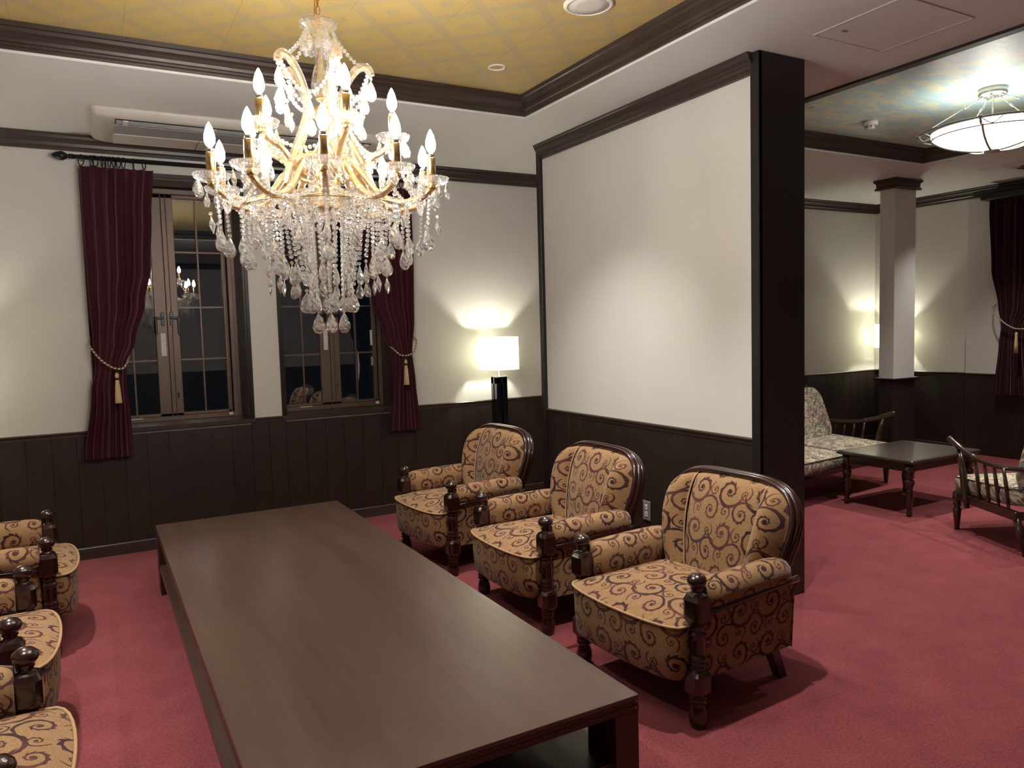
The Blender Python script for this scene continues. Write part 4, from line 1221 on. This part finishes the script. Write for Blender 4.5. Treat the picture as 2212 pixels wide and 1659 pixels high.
mb = MB(); mb.tube([(0, 0, 2.95), (0, 0, 2.72)], .006, 8); mb.build('stem', M['steel'], bl)
ld = bpy.data.lights.new('bowl_bulbs', 'POINT'); ld.energy = BOWLUP; ld.color = (1, .98, .86); ld.shadow_soft_size = .10
lo = bpy.data.objects.new('bowl_bulbs', ld); C.objects.link(lo); lo.parent = bl; lo.location = (0.0, 0, 2.755)

# outlet
t = thing('wall_socket', 'silver double wall socket on the dark partition panel', 'socket', (XP - .002, 3.735, .322))
MB().bbox(-.004, .004, -.036, .036, -.062, .062, .002).build('plate', M['outlet_grey'], t)
for z in (-.022, .022):
    MB().bbox(-.007, -.003, -.013, .013, z - .017, z + .017, .001).build('receptacle', M['white_plastic'], t)
    for y in (-.005, .005): MB().box(-.0078, -.0068, y - .001, y + .001, z - .005, z + .005).build('slot', M['ac_dark'], t)

# ================================================================== SECOND SEATING AREA
t = thing('square_table', 'dark square coffee table with turned legs in the far seating area', 'table', (0, 0, 0))
sx0, sx1, sy0, sy1, sz = 5.285, 6.18, 3.395, 4.055, .438
mb = MB(); mb.loft([rbox_ring(sx0 + .012, sx1 - .012, sy0 + .012, sy1 - .012, sz - .030, .01, 3), rbox_ring(sx0, sx1, sy0, sy1, sz - .022, .01, 3), rbox_ring(sx0, sx1, sy0, sy1, sz - .008, .01, 3), rbox_ring(sx0 + .008, sx1 - .008, sy0 + .008, sy1 - .008, sz, .01, 3)])
mb.build('tabletop', M['t2top'], t)
mb = MB()
mb.bbox(sx0 + .04, sx1 - .04, sy0 + .045, sy0 + .065, sz - .095, sz - .03); mb.bbox(sx0 + .04, sx1 - .04, sy1 - .065, sy1 - .045, sz - .095, sz - .03)
mb.bbox(sx0 + .045, sx0 + .065, sy0 + .04, sy1 - .04, sz - .095, sz - .03); mb.bbox(sx1 - .065, sx1 - .045, sy0 + .04, sy1 - .04, sz - .095, sz - .03)
mb.build('apron', M['spindle'], t)
LP = [(.014, 0), (.020, .006), (.022, .028), (.017, .040), (.019, .050), (.028, .120), (.030, .155), (.024, .172), (.030, .180), (.024, .188), (.030, .196), (.022, .206), (.026, .225), (.036, .255), (.034, .275), (.022, .290), (.030, .298), (.030, .41)]
mb = MB(); mb.lathe(LP, seg=18, sq=[0] * 16 + [.6, .8]); me_l = mb.mesh('leg', 'spindle')
for x in (sx0 + .060, sx1 - .060):
    for y in (sy0 + .060, sy1 - .060): link('leg', me_l, t, (x, y, 0))

def rbox_cushion(mb, w, d, h, rc, n=8, uvo=(0, 0)):
    """soft cushion centred at the origin, lying flat"""
    rings = []; uv = []
    prof = [(-.5, .90, ), (-.42, .975), (-.2, 1.0), (.2, 1.0), (.42, .975), (.5, .90), (.56, .6), (.58, .2), (.582, .02)]
    for z, k in prof:
        r = []
        for cx, cy, a0 in ((w / 2 - rc, d / 2 - rc, 0), (-w / 2 + rc, d / 2 - rc, PI / 2), (-w / 2 + rc, -d / 2 + rc, PI), (w / 2 - rc, -d / 2 + rc, 1.5 * PI)):
            for i in range(n + 1):
                a = a0 + PI / 2 * i / n; x, y = (cx + rc * math.cos(a)) * k, (cy + rc * math.sin(a)) * k
                r.append((x, y, z * h)); uv.append((x + uvo[0], y + uvo[1] + z * h, 0))
        rings.append(r)
    mb.loft(rings, True, True, True, True, uv)
def spindle_chair(label, loc, rotz):
    """faces -y locally; x across"""
    t = thing('spindle_sofa', label, 'sofa', loc, rotz, None)
    W = 1.50; D = .66
    # legs
    FL = [(.016, 0), (.024, .10), (.027, .150), (.019, .158), (.019, .166), (.027, .180), (.024, .195), (.018, .200), (.026, .205), (.026, .262)]
    mb = MB(); mb.lathe(FL, seg=16, sq=[0] * 8 + [.8, .8]); me = mb.mesh('leg', 'spindle')
    for x in (-W / 2, W / 2):
        link('leg', me, t, (x, -.30, 0))
        mb = MB(); mb.tube([(x * .97, .36, 0), (x, .29, .26)], [.018, .024], 12); mb.build('leg', M['spindle'], t)
    mb = MB()
    for x in (-W / 2, W / 2): mb.bbox(x - .020, x + .020, -.32, .32, .215, .272, .004)
    mb.bbox(-W / 2, W / 2, -.325, -.290, .205, .265, .004); mb.bbox(-W / 2, W / 2, .28, .31, .215, .265, .004)
    mb.build('seat_frame', M['spindle'], t)
    # seat cushion
    for cx in (-.375, .375):
        mb = MB(); rbox_cushion(mb, .745, .70, .115, .09, 8, (cx * 3, 0)); o = mb.build('seat_cushion', M['floral'], t, (cx, -.055, .335)); o.rotation_euler = (math.radians(3), 0, 0)
    pm = bpy.data.materials.get('dark_piping') or simple('dark_piping', (.04, .03, .03), .7)
    for cx in (-.375, .375):
        mb = MB()
        for zz in (.050, -.050):
            pts = []
            for qx, qy, a0 in ((.2825, .26, 0), (-.2825, .26, PI / 2), (-.2825, -.26, PI), (.2825, -.26, 1.5 * PI)):
                for i in range(7):
                    a = a0 + PI / 2 * i / 6; pts.append(((qx + .09 * math.cos(a)) * .985, (qy + .09 * math.sin(a)) * .985, zz))
            mb.tube(pts + [pts[0]], .0035, 6, True, False)
        o = mb.build('cushion_piping', pm, t, (cx, -.055, .335)); o.rotation_euler = (math.radians(3), 0, 0)
    # back cushion (reclined)
    for cx in (-.355, .355):
        mb = MB(); rbox_cushion(mb, .70, .54, .12, .15, 8, (1.3 + cx * 3, .7)); o = mb.build('back_cushion', M['floral'], t, (cx, .305, .600)); o.rotation_euler = (math.radians(70), 0, 0)
    # back frame: two posts, top rail and slats
    for x in (-.64, 0, .64):
        mb = MB(); mb.tube([(x, .27, .23), (x, .36, .50), (x, .44, .83)], [.020, .019, .015], 12)
        mb.sphere((x, .448, .858), .018, 10, 8); mb.build('back_post', M['spindle'], t)
    mb = MB(); mb.tube(cr([(-.64, .435, .80), (-.30, .442, .825), (0, .445, .83), (.30, .442, .825), (.64, .435, .80)], 5), .014, 10); mb.build('top_rail', M['spindle'], t)
    for k in range(13):
        x = -.546 + .091 * k
        mb = MB(); mb.tube([(x, .29, .26), (x, .44, .82)], .008, 8); mb.build('back_spindle', M['spindle'], t)
    for x in (-1, 1):
        X0 = x * W / 2
        # curved arm
        mb = MB(); p = cr([(X0 * 1.04, -.345, .640), (X0 * 1.04, -.22, .592), (X0 * 1.04, -.05, .548), (X0 * 1.02, .12, .530), (X0 * .97, .28, .535), (X0 * .90, .385, .555)], 5)
        mb.tube(p, [.021 if i < 5 else .017 for i in range(len(p))], 12)
        mb.sphere(p[0], .022, 10, 8); mb.sphere(p[9], .0215, 10, 8)
        mb.build('arm', M['spindle'], t)
        mb = MB(); mb.tube([(X0 * 1.03, -.255, .585), (X0 * 1.02, -.215, .42), (X0 * 1.03, -.175, .25), (X0 * 1.03, -.155, .185)], [.015, .024, .022, .016], 12); mb.build('arm_post', M['spindle'], t)
        for k in range(4):
            y = -.08 + .095 * k
            mb = MB(); mb.tube([(X0 * 1.03, y, .545 - .004 * k), (X0 * 1.01, y + .012, .40), (X0 * 1.0, y + .025, .265)], [.009, .013, .009], 8); mb.build('arm_spindle', M['spindle'], t)
    return t
sa = spindle_chair('spindle sofa with cream floral cushions beyond the square table, half behind the partition', (5.542, 4.525, 0), math.radians(6.7))
dup(sa, (5.812, 2.447, 0), math.radians(152.3), 'spindle sofa with floral cushion at the right edge, its slatted arm showing')
